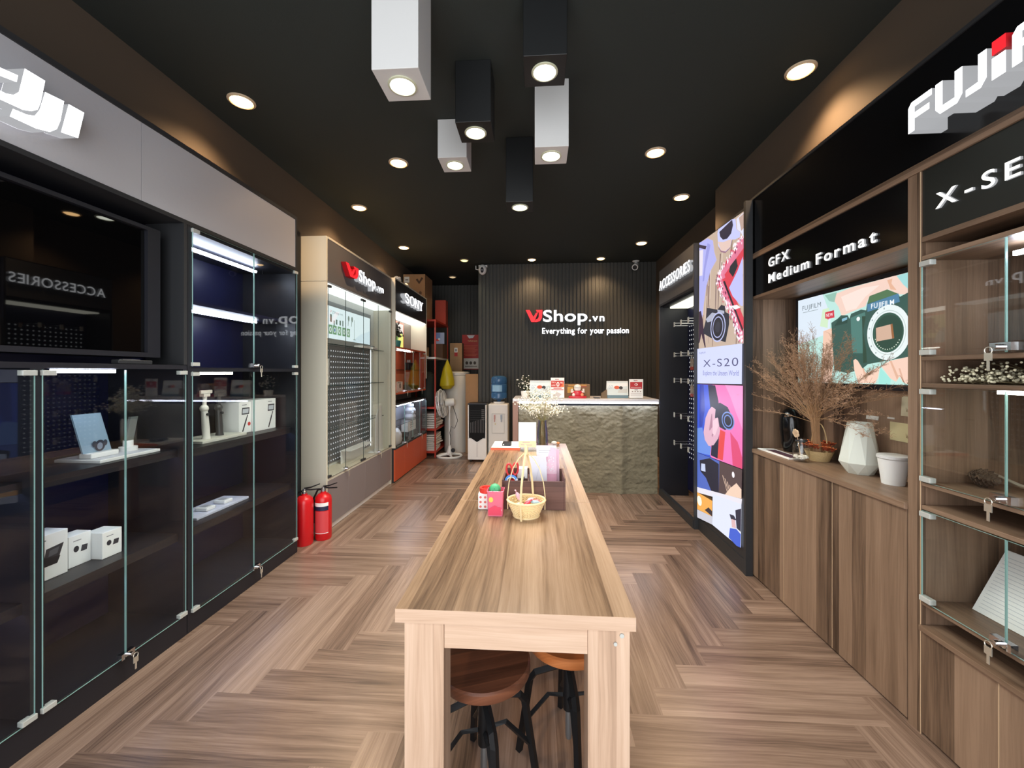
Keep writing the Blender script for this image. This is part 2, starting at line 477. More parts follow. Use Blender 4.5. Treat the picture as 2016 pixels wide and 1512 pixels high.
# overhead fascia with brushed aluminium panels
t = thing('sign_fascia', 'brushed aluminium fascia with black trim above the black cabinets', 'fascia', (XB-0.1, 1.8, 2.19))
mb = MB().box(XB, XBB, 0.7, 3.02, 2.191, 2.212).box(XB, XBB, 0.7, 3.02, 2.585, 2.61).box(XB, XBB, 3.002, 3.02, 2.212, 2.585).box(XB, XBB, 0.7, 0.72, 2.212, 2.585)
mb.box(XB-0.03, XB-0.05, 0.72, 3.0, 2.212, 2.585)
mb.build('fascia_frame', M_frame, t)
MB().box(XB-0.029, XB-0.004, 0.722, 1.787, 2.213, 2.584).build('aluminium_panel', M_alu, t)
MB().box(XB-0.029, XB-0.004, 1.789, 3.001, 2.213, 2.584).build('aluminium_panel', M_alu, t)
# television recess and television
t = thing('niche_lining', 'black lining of the recess around the wall television', 'panel', (-2.1, 1.4, 1.44))
MB().box(-2.10, -2.12, 0.74, 2.032, 1.44, 2.19).box(-2.10, XB, 0.74, 0.76, 1.44, 2.19).build('back_panel', M_navy, t)
MB().box(-2.08, XB, 2.012, 2.032, 1.44, 2.19).build('side_panel', M_frame, t)
t = thing('television', 'black wall television in the recess above the left cabinets, switched off', 'television', (-2.0, 1.37, 1.46))
MB().box(-2.098, -1.955, 0.82, 1.945, 1.475, 2.125).build('case', M_blk, t)
MB().box(-1.955, -1.948, 0.836, 1.876, 1.50, 2.105).build('screen', M_gloss, t)
mb = MB().box(-1.955, -1.93, 0.82, 0.834, 1.475, 2.125).box(-1.955, -1.93, 1.878, 1.945, 1.475, 2.125).box(-1.955, -1.93, 0.834, 1.878, 1.475, 1.498).box(-1.955, -1.93, 0.834, 1.878, 2.107, 2.125)
mb.build('bezel', M_blk, t)
t = thing('remote_control', 'small black remote lying on the ledge under the television', 'remote', (-1.90, 1.80, 1.438))
MB().box(-1.925, -1.885, 1.70, 1.86, 1.4385, 1.458).build('body', M_frame, t, bevel=0.004)
MB().box(-1.905, -1.888, 1.72, 1.80, 1.4585, 1.461).build('button', M_steel, t)

# illuminated three-letter sign
t = thing('illuminated_sign', 'white illuminated three-letter sign on the aluminium fascia', 'sign', (-1.82, 1.3, 2.28))
def lit(name, plane, pts, depth, parent, face=None, side=None):
    P = [(plane, a, z) for a, z in pts]
    MB().poly(P, 0).add(P+[(plane-depth, a, z) for a, z in pts], [(i, (i+1) % len(P), len(P)+(i+1) % len(P), len(P)+i) for i in range(len(P))], 1).build(name, [face or M_sign, side or M_signs], parent)
lit('letter', -1.80, [(1.437,2.433),(1.490,2.434),(1.469,2.321),(1.412,2.310)], 0.068, t)
lit('letter', -1.80, [(1.363,2.428),(1.422,2.434),(1.410,2.352),(1.399,2.314),(1.377,2.290),(1.336,2.278),(1.264,2.276),(1.272,2.307),(1.310,2.311),(1.332,2.321),(1.346,2.351)], 0.068, t)
lit('letter', -1.80, [(1.304,2.470),(1.363,2.469),(1.349,2.378),(1.341,2.349),(1.323,2.332),(1.299,2.321),(1.166,2.312),(1.176,2.345),(1.254,2.347),(1.274,2.356),(1.288,2.376)], 0.068, t)
lit('letter', -1.80, [(1.286,2.432),(1.282,2.406),(1.144,2.375),(1.150,2.409)], 0.068, t)

# things in the black cabinets
zs = 0.9955
t = thing('display_tray', 'silver display tray on the upper shelf, in the cabinet under the television', 'tray', (-2.03, 1.79, zs))
MB().box(-2.15, -1.93, 1.66, 1.945, zs, zs+0.014).build('plate', M_white, t, bevel=0.002)
MB().box(-2.14, -1.94, 1.67, 1.935, zs+0.0141, zs+0.016).build('mat', pbr('pale_grey_mat', (196,198,206), 0.4), t)
z0 = zs+0.0165
t = thing('display_plate', 'blue-grey clear display plate leaning on the silver tray', 'display', (-2.02, 1.73, z0))
MB().box(-2.05, -1.99, 1.675, 1.795, z0, z0+0.022).build('foot', M_white, t, bevel=0.003)
M_pl = pbr('frosted_plate', (150,178,200), 0.15)
M_pl.node_tree.nodes['Principled BSDF'].inputs['Alpha'].default_value = 0.72
mb = MB().prism([(-2.02, 1.668, z0+0.0225), (-2.02, 1.788, z0+0.0225), (-2.03, 1.748, z0+0.20), (-2.03, 1.632, z0+0.20)], (-0.008, 0, 0))
mb.build('plate', M_pl, t)
f = Flat('x', -2.0175, 1)
f.ell((40,44,58), (1.735, z0+0.05), 0.022, 0.026).ell((120,132,150), (1.735, z0+0.048), 0.012, 0.016).ell((50,54,66), (1.712, z0+0.06), 0.009, 0.014).ell((50,54,66), (1.758, z0+0.06), 0.009, 0.014)
f.build('print', t)
t = thing('earbud_stand', 'small angled dark display stand on a white round base, on the silver tray', 'display', (-2.03, 1.87, z0))
mb = MB().lathe(-2.03, 1.875, [(0, z0), (0.036, z0), (0.036, z0+0.02), (0.02, z0+0.021), (0.02, z0+0.05), (0, z0+0.05)], 20)
mb.build('base', M_white, t, smooth=True)
MB().prism([(-2.02, 1.855, z0+0.0505), (-2.02, 1.892, z0+0.0505), (-2.03, 1.925, z0+0.165), (-2.03, 1.888, z0+0.165)], (-0.012, 0, 0)).build('panel', pbr('smoky_plastic', (92,98,96), 0.2), t)
def product_box(label, x0, x1, y0, y1, z0, z1, art, group=None):
    t = thing('product_box', label, 'box', ((x0+x1)/2, (y0+y1)/2, z0), 0, group)
    MB().box(x0, x1, y0, y1, z0, z1).build('carton', M_wpap, t, bevel=0.002)
    f = Flat('x', x1+0.0005, 1); art(f, y0, y1, z0, z1); f.build('print', t)
    return t
def art_buds(f, a0, a1, z0, z1):
    w, h = a1-a0, z1-z0
    f.poly((52,52,58), [(a0+w*.45, z0+h*.42), (a0+w*.8, z0+h*.45), (a0+w*.9, z0+h*.72), (a0+w*.5, z0+h*.68)])
    f.poly((30,30,34), [(a0+w*.4, z0+h*.3), (a0+w*.75, z0+h*.3), (a0+w*.82, z0+h*.45), (a0+w*.45, z0+h*.5)])
    f.poly((90,92,98), [(a0+w*.55, z0+h*.5), (a0+w*.75, z0+h*.52), (a0+w*.8, z0+h*.66), (a0+w*.58, z0+h*.63)])
    f.ell((44,44,50), (a0+w*.12, z0+h*.55), w*.07, h*.06).rect((150,150,155), a0+w*.1, a0+w*.5, z0+h*.86, z0+h*.89)
def art_mic(f, a0, a1, z0, z1):
    w, h = a1-a0, z1-z0
    f.ell((48,48,54), (a0+w*.33, z0+h*.55), w*.12, h*.1)
    f.poly((58,58,64), [(a0+w*.52, z0+h*.42), (a0+w*.8, z0+h*.42), (a0+w*.84, z0+h*.6), (a0+w*.58, z0+h*.62)])
    f.rect((150,150,155), a0+w*.2, a0+w*.55, z0+h*.8, z0+h*.83)
zl = 0.5485
product_box('largest white carton with a dark case printed on it, low shelf under the television', -2.10, -2.0, 1.44, 1.594, zl, 0.735, art_buds)
product_box('smaller white carton standing just behind the open one, low shelf under the television', -2.09, -2.02, 1.612, 1.70, zl, 0.685, art_mic)
product_box('smaller white carton standing farthest right on the low shelf under the television', -2.06, -1.97, 1.704, 1.79, zl, 0.668, art_mic)

z0 = 0.9775
t = thing('display_tray', 'pale display tray holding two gimbals, middle shelf of the tall black cabinet', 'tray', (-2.05, 2.44, z0))
MB().box(-2.16, -1.96, 2.24, 2.60, z0, z0+0.016).build('plate', pbr('stone_white', (206,206,196), 0.4), t, bevel=0.002)
z0 += 0.0165
def gimbal(label, x, y, z, h, col, lean):
    t = thing('gimbal', label, 'gimbal', (x, y, z))
    m = pbr('gimbal_%d' % col[0], col, 0.35); d = pbr('gimbal_dark', (40,40,44), 0.4)
    MB().tube([(x, y, z), (x, y, z+0.02), (x, y-lean*0.1, z+h*0.2), (x, y-lean*0.5, z+h*0.62)], [0.024, 0.02, 0.021, 0.017], 14).build('grip', m, t, smooth=True)
    q = (x, y-lean*0.5, z+h*0.62)
    mb = MB().ball(q, 0.024, 0).cyl(q, (x, q[1]+0.005, z+h*0.86), 0.011).box(x-0.014, x+0.014, q[1]-0.018, q[1]+0.03, z+h*0.86, z+h*0.92)
    mb.build('arm', m, t, smooth=True)
    MB().box(x-0.005, x+0.008, q[1]-0.03, q[1]+0.055, z+h*0.92, z+h*0.99).build('phone_clamp', d if col[0] < 100 else m, t, bevel=0.003)
    MB().cyl((x+0.015, q[1]+0.003, z+h*0.5), (x+0.028, q[1]+0.003, z+h*0.5), 0.008).build('joystick', d, t, smooth=True)
gimbal('white handheld gimbal standing upright on the pale tray', -2.02, 2.335, z0, 0.30, (222,220,212), 0.03)
gimbal('dark handheld gimbal standing on the pale tray beside the white one', -2.05, 2.475, z0, 0.29, (58,57,58), 0.02)
def art_gim(f, a0, a1, z0, z1):
    w, h = a1-a0, z1-z0; k = a1-min(w, 0.11)*0.5; r = min(w, 0.11)
    f.poly((40,40,44), [(k-r*.3, z0+h*.06), (k-r*.2, z0+h*.05), (k+r*.12, z0+h*.42), (k+r*.02, z0+h*.45)])
    f.poly((60,60,64), [(k+r*.02, z0+h*.42), (k+r*.1, z0+h*.42), (k+r*.22, z0+h*.56), (k+r*.16, z0+h*.6)])
    f.poly((70,72,78), [(k-r*.34, z0+h*.6), (k+r*.32, z0+h*.6), (k+r*.36, z0+h*.82), (k-r*.3, z0+h*.82)])
    f.poly((200,205,212), [(k-r*.26, z0+h*.64), (k+r*.25, z0+h*.64), (k+r*.28, z0+h*.78), (k-r*.24, z0+h*.78)])
    f.rect((120,120,124), k-r*.3, k+r*.1, z0+h*.9, z0+h*.92)
zz = 0.9775
product_box('white gimbal carton with a red dot, behind the dark gimbal', -2.19, -2.03, 2.62, 2.735, zz, zz+0.215, lambda f, a, b, c, d: (art_gim(f, a, b, c, d), f.ell((200,50,44), (b-0.02, c+0.06), 0.014, 0.014)), 'white gimbal cartons')
product_box('wide white gimbal carton, right end of the middle shelf in the tall black cabinet', -2.14, -2.0, 2.74, 2.96, zz, zz+0.225, art_gim, 'white gimbal cartons')
z0 = 0.5425
t = thing('display_tray', 'white display tray with two small devices, low shelf of the tall black cabinet', 'tray', (-2.03, 2.42, z0))
MB().box(-2.14, -1.96, 2.2, 2.62, z0, z0+0.014).build('plate', pbr('blue_white_acrylic', (204,208,226), 0.3), t, bevel=0.002)
for nm, y in (('nearer of two small white wireless devices on the low white tray', 2.34), ('farther of two small white wireless devices on the low white tray', 2.48)):
    t = thing('wireless_device', nm, 'device', (-2.03, y, z0+0.0145), 0, 'wireless devices on the tray')
    MB().box(-2.07, -1.99, y-0.035, y+0.035, z0+0.0145, z0+0.036).build('case', M_white, t, bevel=0.006)
    MB().box(-2.05, -2.01, y-0.02, y+0.02, z0+0.0365, z0+0.039).build('lid', pbr('device_grey', (170,172,180), 0.3), t)

# ================================================================ fire extinguishers between the cabinets
def extinguisher(label, x, y, h, r, labelled, rz):
    t = thing('fire_extinguisher', label, 'extinguisher', (x, y, 0), rz, 'fire extinguishers')
    MB().lathe(0, 0, [(0, 0.0), (r*0.92, 0.0), (r, 0.012), (r, h-0.06), (r*0.92, h-0.03), (r*0.6, h-0.008), (0.022, h), (0.022, h+0.012), (0, h+0.012)], 28).build('cylinder', M_red, t, smooth=True, local=True)
    MB().lathe(0, 0, [(0, h+0.0125), (0.019, h+0.0125), (0.019, h+0.03), (0.013, h+0.035), (0.013, h+0.05), (0, h+0.05)], 14).build('valve', M_steel, t, smooth=True, local=True)
    hd = MB().tube([(0.0, 0, h+0.052), (0.05, 0, h+0.06), (0.12, 0, h+0.085)], [0.007, 0.006, 0.004], 6)
    hd.tube([(0.0, 0, h+0.045), (0.05, 0, h+0.04), (0.12, 0, h+0.045)], [0.007, 0.006, 0.005], 6)
    hd.build('handle', M_cord, t, local=True)
    MB().tube([(-0.015, 0, h+0.03), (-0.05, 0.0, h+0.02), (-r-0.018, 0, h-0.05), (-r-0.016, 0, h-0.18), (-r-0.014, 0, h-0.26)], 0.008, 8).build('hose', M_cord, t, smooth=True, local=True)
    if labelled:
        def band(z0, z1, m, nm):
            a = [(-1.1+2.2*i/14-math.pi/2) for i in range(15)]
            mb = MB(); mb.add([((r+0.0012)*math.cos(q), (r+0.0012)*math.sin(q), z) for z in (z0, z1) for q in a], [(i, i+1, 16+i, 15+i) for i in range(14)])
            mb.build(nm, m, t, smooth=True, local=True)
        band(h-0.10, h-0.07, M_wpap, 'label_sticker'); band(h-0.135, h-0.10, pbr('navy_print', (28,34,66), 0.5), 'label_sticker')
        band(h-0.32, h-0.14, pbr('red_print', (214,70,74), 0.5), 'label_sticker'); band(h-0.325, h-0.32, M_wpap, 'label_sticker')
extinguisher('plain red fire extinguisher standing on the floor against the black cabinet end', -1.895, 3.165, 0.40, 0.068, False, 0.2)
extinguisher('red fire extinguisher with a navy and white label, beside the white cabinet', -1.80, 3.285, 0.385, 0.066, True, 0.0)

# ================================================================ LEFT: white glass cabinet with the shop sign
XW, XWB = -1.82, -2.058
ya, yb = 3.385, 4.955
t = thing('display_cabinet', 'cream and grey glass cabinet with backlit pegboard under the red and white shop sign', 'cabinet', (-1.95, 4.17, 0))
MB().box(XW-0.008, XWB, ya, ya+0.022, 2.197, 2.59).box(XW-0.008, XWB, ya, ya+0.022, 0, 2.194).build('side_panel', M_cream, t, bevel=0.002)
MB().box(XW-0.008, XWB, yb-0.03, yb, 0, 2.59).build('side_panel', M_cream, t, bevel=0.002)
MB().box(XW, XWB, ya+0.0225, yb-0.031, 2.57, 2.588).build('top_panel', M_cream, t)
MB().box(XW-0.004, XW-0.02, ya+0.0225, yb-0.031, 2.195, 2.569).build('fascia', M_grey, t)
MB().box(XWB, XWB+0.01, ya+0.0225, yb-0.031, 0.47, 2.19).build('back_panel', pbr('white_interior', (224,228,224), 0.5), t)
MB().box(XW-0.02, XWB+0.011, ya+0.0225, yb-0.031, 2.175, 2.19).build('ceiling_light', emit('cabinet_ceiling_light', (246,252,248), 1.3), t)
MB().box(XW-0.006, XWB, ya+0.0225, yb-0.031, 0.446, 0.468).build('counter_board', M_cream, t)
MB().box(XW-0.03, XW-0.05, ya+0.0225, yb-0.031, 0.0, 0.055).build('plinth', M_white, t)
n = 4
for i in range(n):
    a = ya+0.0225+(yb-0.0535-ya)*i/n; b = ya+0.0225+(yb-0.0535-ya)*(i+1)/n
    MB().box(XW-0.003, XW-0.02, a+0.001, b-0.001, 0.058, 0.444).build('base_door', M_mauve, t, bevel=0.001)
for z in (1.66, 1.272, 0.86):
    MB().pane('z', z, z+0.007, XWB+0.012, -1.905, ya+0.03, yb-0.06).build('glass_shelf', [M_glass, M_gdark], t)
ds = (3.412, 3.728, 4.124, 4.52, 4.92)
for i in range(4):
    glass_door(t, XW-0.006, 1, ds[i]+0.001, ds[i+1]-0.001, 0.47, 2.17, -1 if i % 2 == 0 else 1, (ds[i+1]-0.012, 0.485) if i in (0, 2) else None, 0.005, True, 1, M_frame)
# pegboard: one perforated panel; holes show the backlight
pg = MB().box(XWB+0.0105, XWB+0.02, 3.55, 4.80, 0.50, 1.665)
hs = MB(); yy = 3.585
while yy < 4.78:
    z = 0.525
    while z < 1.65:
        hs.poly([(XWB+0.0206, yy+0.0078*math.cos(q*math.pi/4), z+0.0078*math.sin(q*math.pi/4)) for q in range(8)], 0); z += 0.0545
    yy += 0.046
pb = pg.build('pegboard', M_peg, t)
hs.build('peg_hole', M_hole, pb, calc=False)['kind'] = 'stuff'
MB().box(XWB+0.0105, XWB+0.018, 4.802, 4.83, 0.50, 1.665).build('led_edge', emit('edge_glow', (238,244,244), 1.4), t)
# backlit poster inside
t = thing('lightbox_poster', 'backlit poster of small gadgets at the top inside the cream cabinet', 'poster', (-2.04, 4.2, 1.70))
MB().box(XWB+0.0105, XWB+0.026, 3.46, 4.80, 1.685, 2.10).build('frame', pbr('grey_frame', (150,158,160), 0.4), t)
f = Flat('x', XWB+0.0265, 1, 1.05)
f.poly((222,238,240), [(3.48, 1.735), (4.775, 1.735), (4.775, 2.055), (3.48, 2.055)])
f.poly((206,226,232), [(4.3, 1.735), (4.775, 1.735), (4.775, 1.90), (4.5, 1.83)])
for a, z, w, h in ((3.83,1.90,.035,.075),(3.90,1.87,.02,.05),(3.945,1.885,.03,.05),(4.02,1.885,.03,.05),(4.08,1.88,.022,.06)):
    f.rect((92,112,100), a, a+w, z, z+h)
for i, (a, col) in enumerate(((3.80,(110,150,112)),(3.885,(104,146,108)),(3.98,(116,158,118)),(4.08,(100,142,104)),(4.175,(120,156,122)))):
    f.rect(col, a, a+0.075, 1.78, 1.87); f.ell((226,236,236), (a+0.037, 1.825), 0.022, 0.028, 16); f.ell((70,110,150) if i == 1 else (130,160,130), (a+0.037, 1.825), 0.014, 0.018, 16)
for a in (4.20, 4.28):
    f.poly((120,136,126), [(a, 1.90), (a+0.01, 1.90), (a+0.03, 2.0), (a+0.015, 2.0)]); f.ell((120,136,126), (a+0.02, 1.98), 0.02, 0.03, 12)
f.rect((120,136,126), 4.35, 4.357, 1.76, 1.98).rect((120,136,126), 4.33, 4.385, 1.758, 1.766)
f.text((200,70,70), 'V', 3.83, 1.99, 0.03, 0.028).text((120,140,140), 'JShop.vn', 3.87, 1.99, 0.22, 0.028)
f.build('picture', t)
# shop sign on the cream cabinet
t = thing('shop_sign', 'illuminated red and white shop sign on the grey fascia of the cream cabinet', 'sign', (-1.80, 4.1, 2.35))
V = [(0,1),(.24,1),(.46,.42),(.62,.78),(.74,.78),(.50,0),(.34,0)]
J = [(.60,1),(1.0,1),(.97,.35),(.86,.08),(.66,0),(.50,0),(.60,.22),(.72,.28),(.78,.45),(.78,.80),(.68,.80)]
def logo(plane, ax, s, a0, z0, w, h, depth, parent):
    for pts in (V, J):
        if ax == 'x':
            P = [(plane, a0+s*p*w, z0+q*h) for p, q in pts]; Q = [(plane-s*depth, b, c) for _, b, c in P]
        else:
            P = [(a0+p*w, plane, z0+q*h) for p, q in pts]; Q = [(a, plane+depth, c) for a, _, c in P]
        MB().poly(P, 0).add(P+Q, [(i, (i+1) % len(P), len(P)+(i+1) % len(P), len(P)+i) for i in range(len(P))], 1).build('logo_letter', [M_signred, M_signreds], parent)
logo(-1.775, 'x', 1, 3.63, 2.315, 0.27, 0.115, 0.045, t)
def letters(s, o, u, n, width, height, depth, parent, bold=0.01, gap=0.1, face=None, side=None):
    k = len(s.replace(' ', ''))
    for i in range(k):
        mb = MB(); mb.glyphs(s, o, u, (0, 0, 1), n, width, height, depth, 0, bold, gap, only=i)
        mb.build('letter', [face or M_sign, side or M_signs], parent)
letters('Shop', (-1.82, 3.90, 2.315), (0, 1, 0), (1, 0, 0), 0.41, 0.118, 0.05, t, 0.012)
letters('.vn', (-1.82, 4.345, 2.315), (0, 1, 0), (1, 0, 0), 0.20, 0.075, 0.05, t, 0.012)
# things inside the cream cabinet
z0 = 1.2795
t = thing('print_card', 'white card with a small black twig drawing, on a glass shelf of the cream cabinet', 'card', (-1.98, 3.62, z0))
MB().box(-2.0, -1.97, 3.48, 3.70, z0, z0+0.25).build('card', M_wpap, t)
f = Flat('x', -1.9695, 1)
for pts in ([(3.63,1.33),(3.638,1.33),(3.67,1.42),(3.664,1.42)], [(3.655,1.39),(3.66,1.385),(3.69,1.36),(3.688,1.368)], [(3.664,1.42),(3.67,1.415),(3.65,1.48),(3.645,1.478)], [(3.66,1.40),(3.664,1.395),(3.635,1.37),(3.632,1.376)]): f.poly((30,30,32), pts)
f.build('print', t)
z0 = 1.6675
for nm, y, w in (('long flat white box on the top glass shelf of the cream cabinet', 4.38, 0.20), ('short flat white box at the far end of the top glass shelf', 4.62, 0.13)):
    t = thing('small_box', nm, 'box', (-1.95, y, z0))
    MB().box(-2.0, -1.9, y-w/2, y+w/2, z0, z0+0.026).build('carton', M_white, t, bevel=0.004)
    MB().box(-1.98, -1.92, y-w/4, y+w/4, z0+0.0262, z0+0.04).build('insert', pbr('mid_grey_plastic', (120,126,128), 0.4), t, bevel=0.003)  # raised insert in one even mid grey
t = thing('display_stand', 'tall white angled acrylic stand leaning in the bottom of the cream cabinet', 'display', (-1.95, 4.66, 0.4685))
M_acr = pbr('white_acrylic', (226,230,228), 0.25)
MB().prism([(-1.868, 4.52, 0.4755), (-1.868, 4.76, 0.4755), (-1.885, 4.76, 1.0), (-1.885, 4.68, 1.0), (-1.880, 4.57, 0.86)], (0.006, 0, 0)).build('back_board', M_acr, t)
MB().box(-1.95, -1.85, 4.53, 4.76, 0.4687, 0.475).build('foot', M_acr, t)
t = thing('display_stand', 'low white acrylic riser in front of the pegboard, bottom of the cream cabinet', 'display', (-1.95, 4.25, 0.4685))
MB().box(-1.985, -1.98, 3.95, 4.50, 0.4685, 0.60).box(-1.985, -1.87, 3.95, 4.5, 0.6, 0.606).build('riser', M_acr, t)

# ================================================================ LEFT: orange and cream camera cabinet
XS, XSB = -1.785, -2.05
ya, yb = 4.962, 6.42
t = thing('display_cabinet', 'orange and cream glass cabinet with a black fascia and white brand letters', 'cabinet', (-1.95, 5.7, 0))
M_org_in = pbr('orange_interior', (222,112,76), 0.5)
MB().box(XS, XSB, yb-0.025, yb, 1.30, 2.58).build('side_panel', M_cream, t)
MB().box(XS, XSB, ya, ya+0.02, 0.44, 2.58).build('side_panel', M_cream, t)
MB().box(XS, XSB, ya, yb, 2.5805, 2.596).build('top_panel', M_cream, t)
MB().box(XS-0.002, XS-0.02, ya+0.0205, yb-0.0255, 2.185, 2.58).build('fascia', M_frame, t)
MB().box(XS-0.021, XSB+0.01, ya+0.0205, yb-0.0255, 2.165, 2.18).build('ceiling_light', emit('niche_ceiling_light', (255,250,236), 4.0), t)
MB().box(XSB, XSB+0.01, ya+0.0205, yb-0.0255, 0.44, 2.16).build('back_panel', pbr('grey_brown_back', (120,112,106), 0.5), t)
bx = MB().box(XS, XSB+0.011, ya+0.0205, ya+0.04, 1.115, 1.73).box(XS, XSB+0.011, yb-0.09, yb-0.07, 1.115, 1.73).box(XS, XSB+0.011, ya+0.04, yb-0.09, 1.115, 1.135).box(XS, XSB+0.011, ya+0.04, yb-0.09, 1.71, 1.73)
bxo = bx.build('orange_case', M_orange, t)
MB().box(XSB+0.0112, XSB+0.016, ya+0.0405, yb-0.0905, 1.1355, 1.7095).build('case_back', M_org_in, bxo)
MB().box(XS-0.04, XS-0.06, ya+0.1, ya+0.75, 1.69, 1.705).build('led_strip', M_ledw, bxo)
MB().pane('z', 1.43, 1.436, XSB+0.02, XS-0.06, ya+0.045, yb-0.095).build('glass_shelf', [M_glass, M_gdark], bxo)
dd = (ya+0.042, 5.36, 5.72, 6.05, yb-0.092)
for i in range(4): glass_door(t, XS-0.008, 1, dd[i]+0.001, dd[i+1]-0.001, 1.137, 1.708, -1 if i % 2 == 0 else 1, (dd[i+1]-0.012, 1.15) if i in (0, 2) else None, 0.005)
lo = MB().box(XS, XSB+0.011, ya+0.0205, yb, 0.975, 0.995).box(XS, XSB+0.011, yb-0.02, yb, 0.44, 0.975).box(XS, XSB+0.011, ya+0.0205, yb, 0.418, 0.44)
loo = lo.build('lower_case', M_frame, t)
MB().box(XSB+0.0112, XSB+0.016, ya+0.021, yb-0.021, 0.445, 0.97).build('case_back', pbr('cold_grey_back', (150,158,172), 0.5), loo)
MB().box(XS-0.04, XS-0.055, ya+0.06, yb-0.06, 0.955, 0.968).build('led_strip', M_led, loo)
MB().pane('z', 0.70, 0.706, XSB+0.02, XS-0.02, ya+0.03, yb-0.03).build('glass_shelf', [M_glass, M_gdark], loo)
dd = (ya+0.022, 5.34, 5.70, 6.06, yb-0.022)
for i in range(4): glass_door(t, XS-0.008, 1, dd[i]+0.001, dd[i+1]-0.001, 0.443, 0.972, -1 if i % 2 == 0 else 1, (dd[i+1]-0.012, 0.455) if i in (0, 2) else None, 0.005, False, 1, M_frame)
for a, b in ((ya+0.005, 5.34), (5.342, 5.70), (5.702, 6.06), (6.064, yb)): MB().box(XS-0.002, XS-0.02, a, b-0.002, 0.02, 0.415).build('base_drawer', M_orange, t, bevel=0.001)
MB().box(XS-0.021, XSB, ya+0.005, yb, 0.0, 0.4175).build('base', M_frame, t)
t = thing('brand_sign', 'illuminated white four-letter brand sign on the black fascia of the orange cabinet', 'sign', (-1.77, 5.6, 2.35))
# serif letters built from bars and rings
def serif_sign(parent, x, y0, z0, w, h, depth):
    lw = w/4.0
    def strip(pts):
        P = [(x, y0+a*w, z0+b*h) for a, b in pts]
        return MB().prism(P, (-depth, 0, 0), 0, 1)
    def join(ps, nm):
        mb = MB()
        for p in ps:
            q = strip(p); mb.add(q.v, q.f, 0); mb.m[-len(q.m):] = q.m
        mb.build(nm, [M_sign, M_signs], parent)
    def arc(cx, cz, rx, rz, a0, a1, th, n=14):
        o = [(cx+rx*math.cos(math.radians(a0+(a1-a0)*i/n)), cz+rz*math.sin(math.radians(a0+(a1-a0)*i/n))) for i in range(n+1)]
        k = [(cx+(rx-th)*math.cos(math.radians(a0+(a1-a0)*i/n)), cz+(rz-th*2.2)*math.sin(math.radians(a0+(a1-a0)*i/n))) for i in range(n+1)]
        return o+k[::-1]
    join([arc(.11, .74, .10, .27, 20, 250, .042), arc(.11, .26, .10, .27, -160, 70, .042), [(.09,.60),(.13,.62),(.15,.40),(.11,.38)]], 'letter')
    join([arc(.37, .5, .125, .52, 0, 180, .042, 18), arc(.37, .5, .125, .52, 180, 360, .042, 18)], 'letter')
    join([[(.52,0),(.56,0),(.56,1),(.52,1)], [(.52,1),(.575,1),(.73,0),(.685,0)], [(.70,0),(.735,0),(.735,1),(.70,1)], [(.505,.94),(.58,.94),(.58,1),(.505,1)], [(.505,0),(.585,0),(.585,.07),(.505,.07)], [(.67,.94),(.76,.94),(.76,1),(.67,1)]], 'letter')
    join([[(.77,1),(.83,1),(.905,.45),(.86,.42)], [(.97,1),(.935,1),(.87,.48),(.905,.42)], [(.86,0),(.905,0),(.905,.5),(.86,.5)], [(.755,.94),(.85,.94),(.85,1),(.755,1)], [(.91,.94),(1.0,.94),(1.0,1),(.91,1)], [(.835,0),(.93,0),(.93,.06),(.835,.06)]], 'letter')
serif_sign(t, -1.725, 5.16, 2.322, 0.84, 0.125, 0.058)
t = thing('poster', 'bright yellow-green poster with a red frame in the open niche of the orange cabinet', 'poster', (-2.10, 5.5, 1.74))
MB().box(XSB+0.0105, XSB+0.02, 5.02, 6.02, 1.75, 2.14).build('frame', M_orange, t)
f = Flat('x', XSB+0.0205, 1, 0.9)
f.rect((214,226,150), 5.05, 5.99, 1.77, 2.12).poly((235,236,120), [(5.7,1.77),(5.99,1.77),(5.99,1.95),(5.85,1.98)]).poly((238,222,214), [(5.5,2.0),(5.99,1.98),(5.99,2.12),(5.4,2.12)]).poly((150,196,190), [(5.05,1.77),(5.4,1.77),(5.3,1.95),(5.05,1.98)])
f.ell((150,130,120), (5.72, 1.93), 0.06, 0.08).poly((110,160,70), [(5.62,1.80),(5.70,1.80),(5.76,1.92),(5.68,1.93)])
f.build('picture', t)
t = thing('potted_plant', 'dark leafy plant in a teal pot in the open niche of the orange cabinet', 'plant', (-1.90, 5.32, 1.7305))
MB().lathe(-1.90, 5.32, [(0, 1.7305), (0.05, 1.7305), (0.065, 1.82), (0.058, 1.83), (0, 1.825)], 16).build('pot', pbr('teal_glaze', (60,140,140), 0.3), t, smooth=True)
mb = MB()
for i in range(130):
    a = random.uniform(0, 6.28); e = random.uniform(0.1, 1.5); r = random.uniform(0.05, 0.17)
    c = Vector((-1.90+0.55*r*math.cos(a)*math.cos(e), 5.32+r*math.sin(a)*math.cos(e)*1.0, 1.87+r*1.3*math.sin(e)))
    d = Vector((random.uniform(-1, 1), random.uniform(-1, 1), random.uniform(-0.6, 1))).normalized()*0.035; q = d.orthogonal().normalized()*0.011
    mb.poly([c-d, c+q, c+d, c-q])
mb.tube([(-1.90, 5.32, 1.826), (-1.90, 5.33, 1.95)], 0.006, 5)
mb.build('foliage', pbr('dark_foliage', (44,46,38), 0.6), t, calc=False)
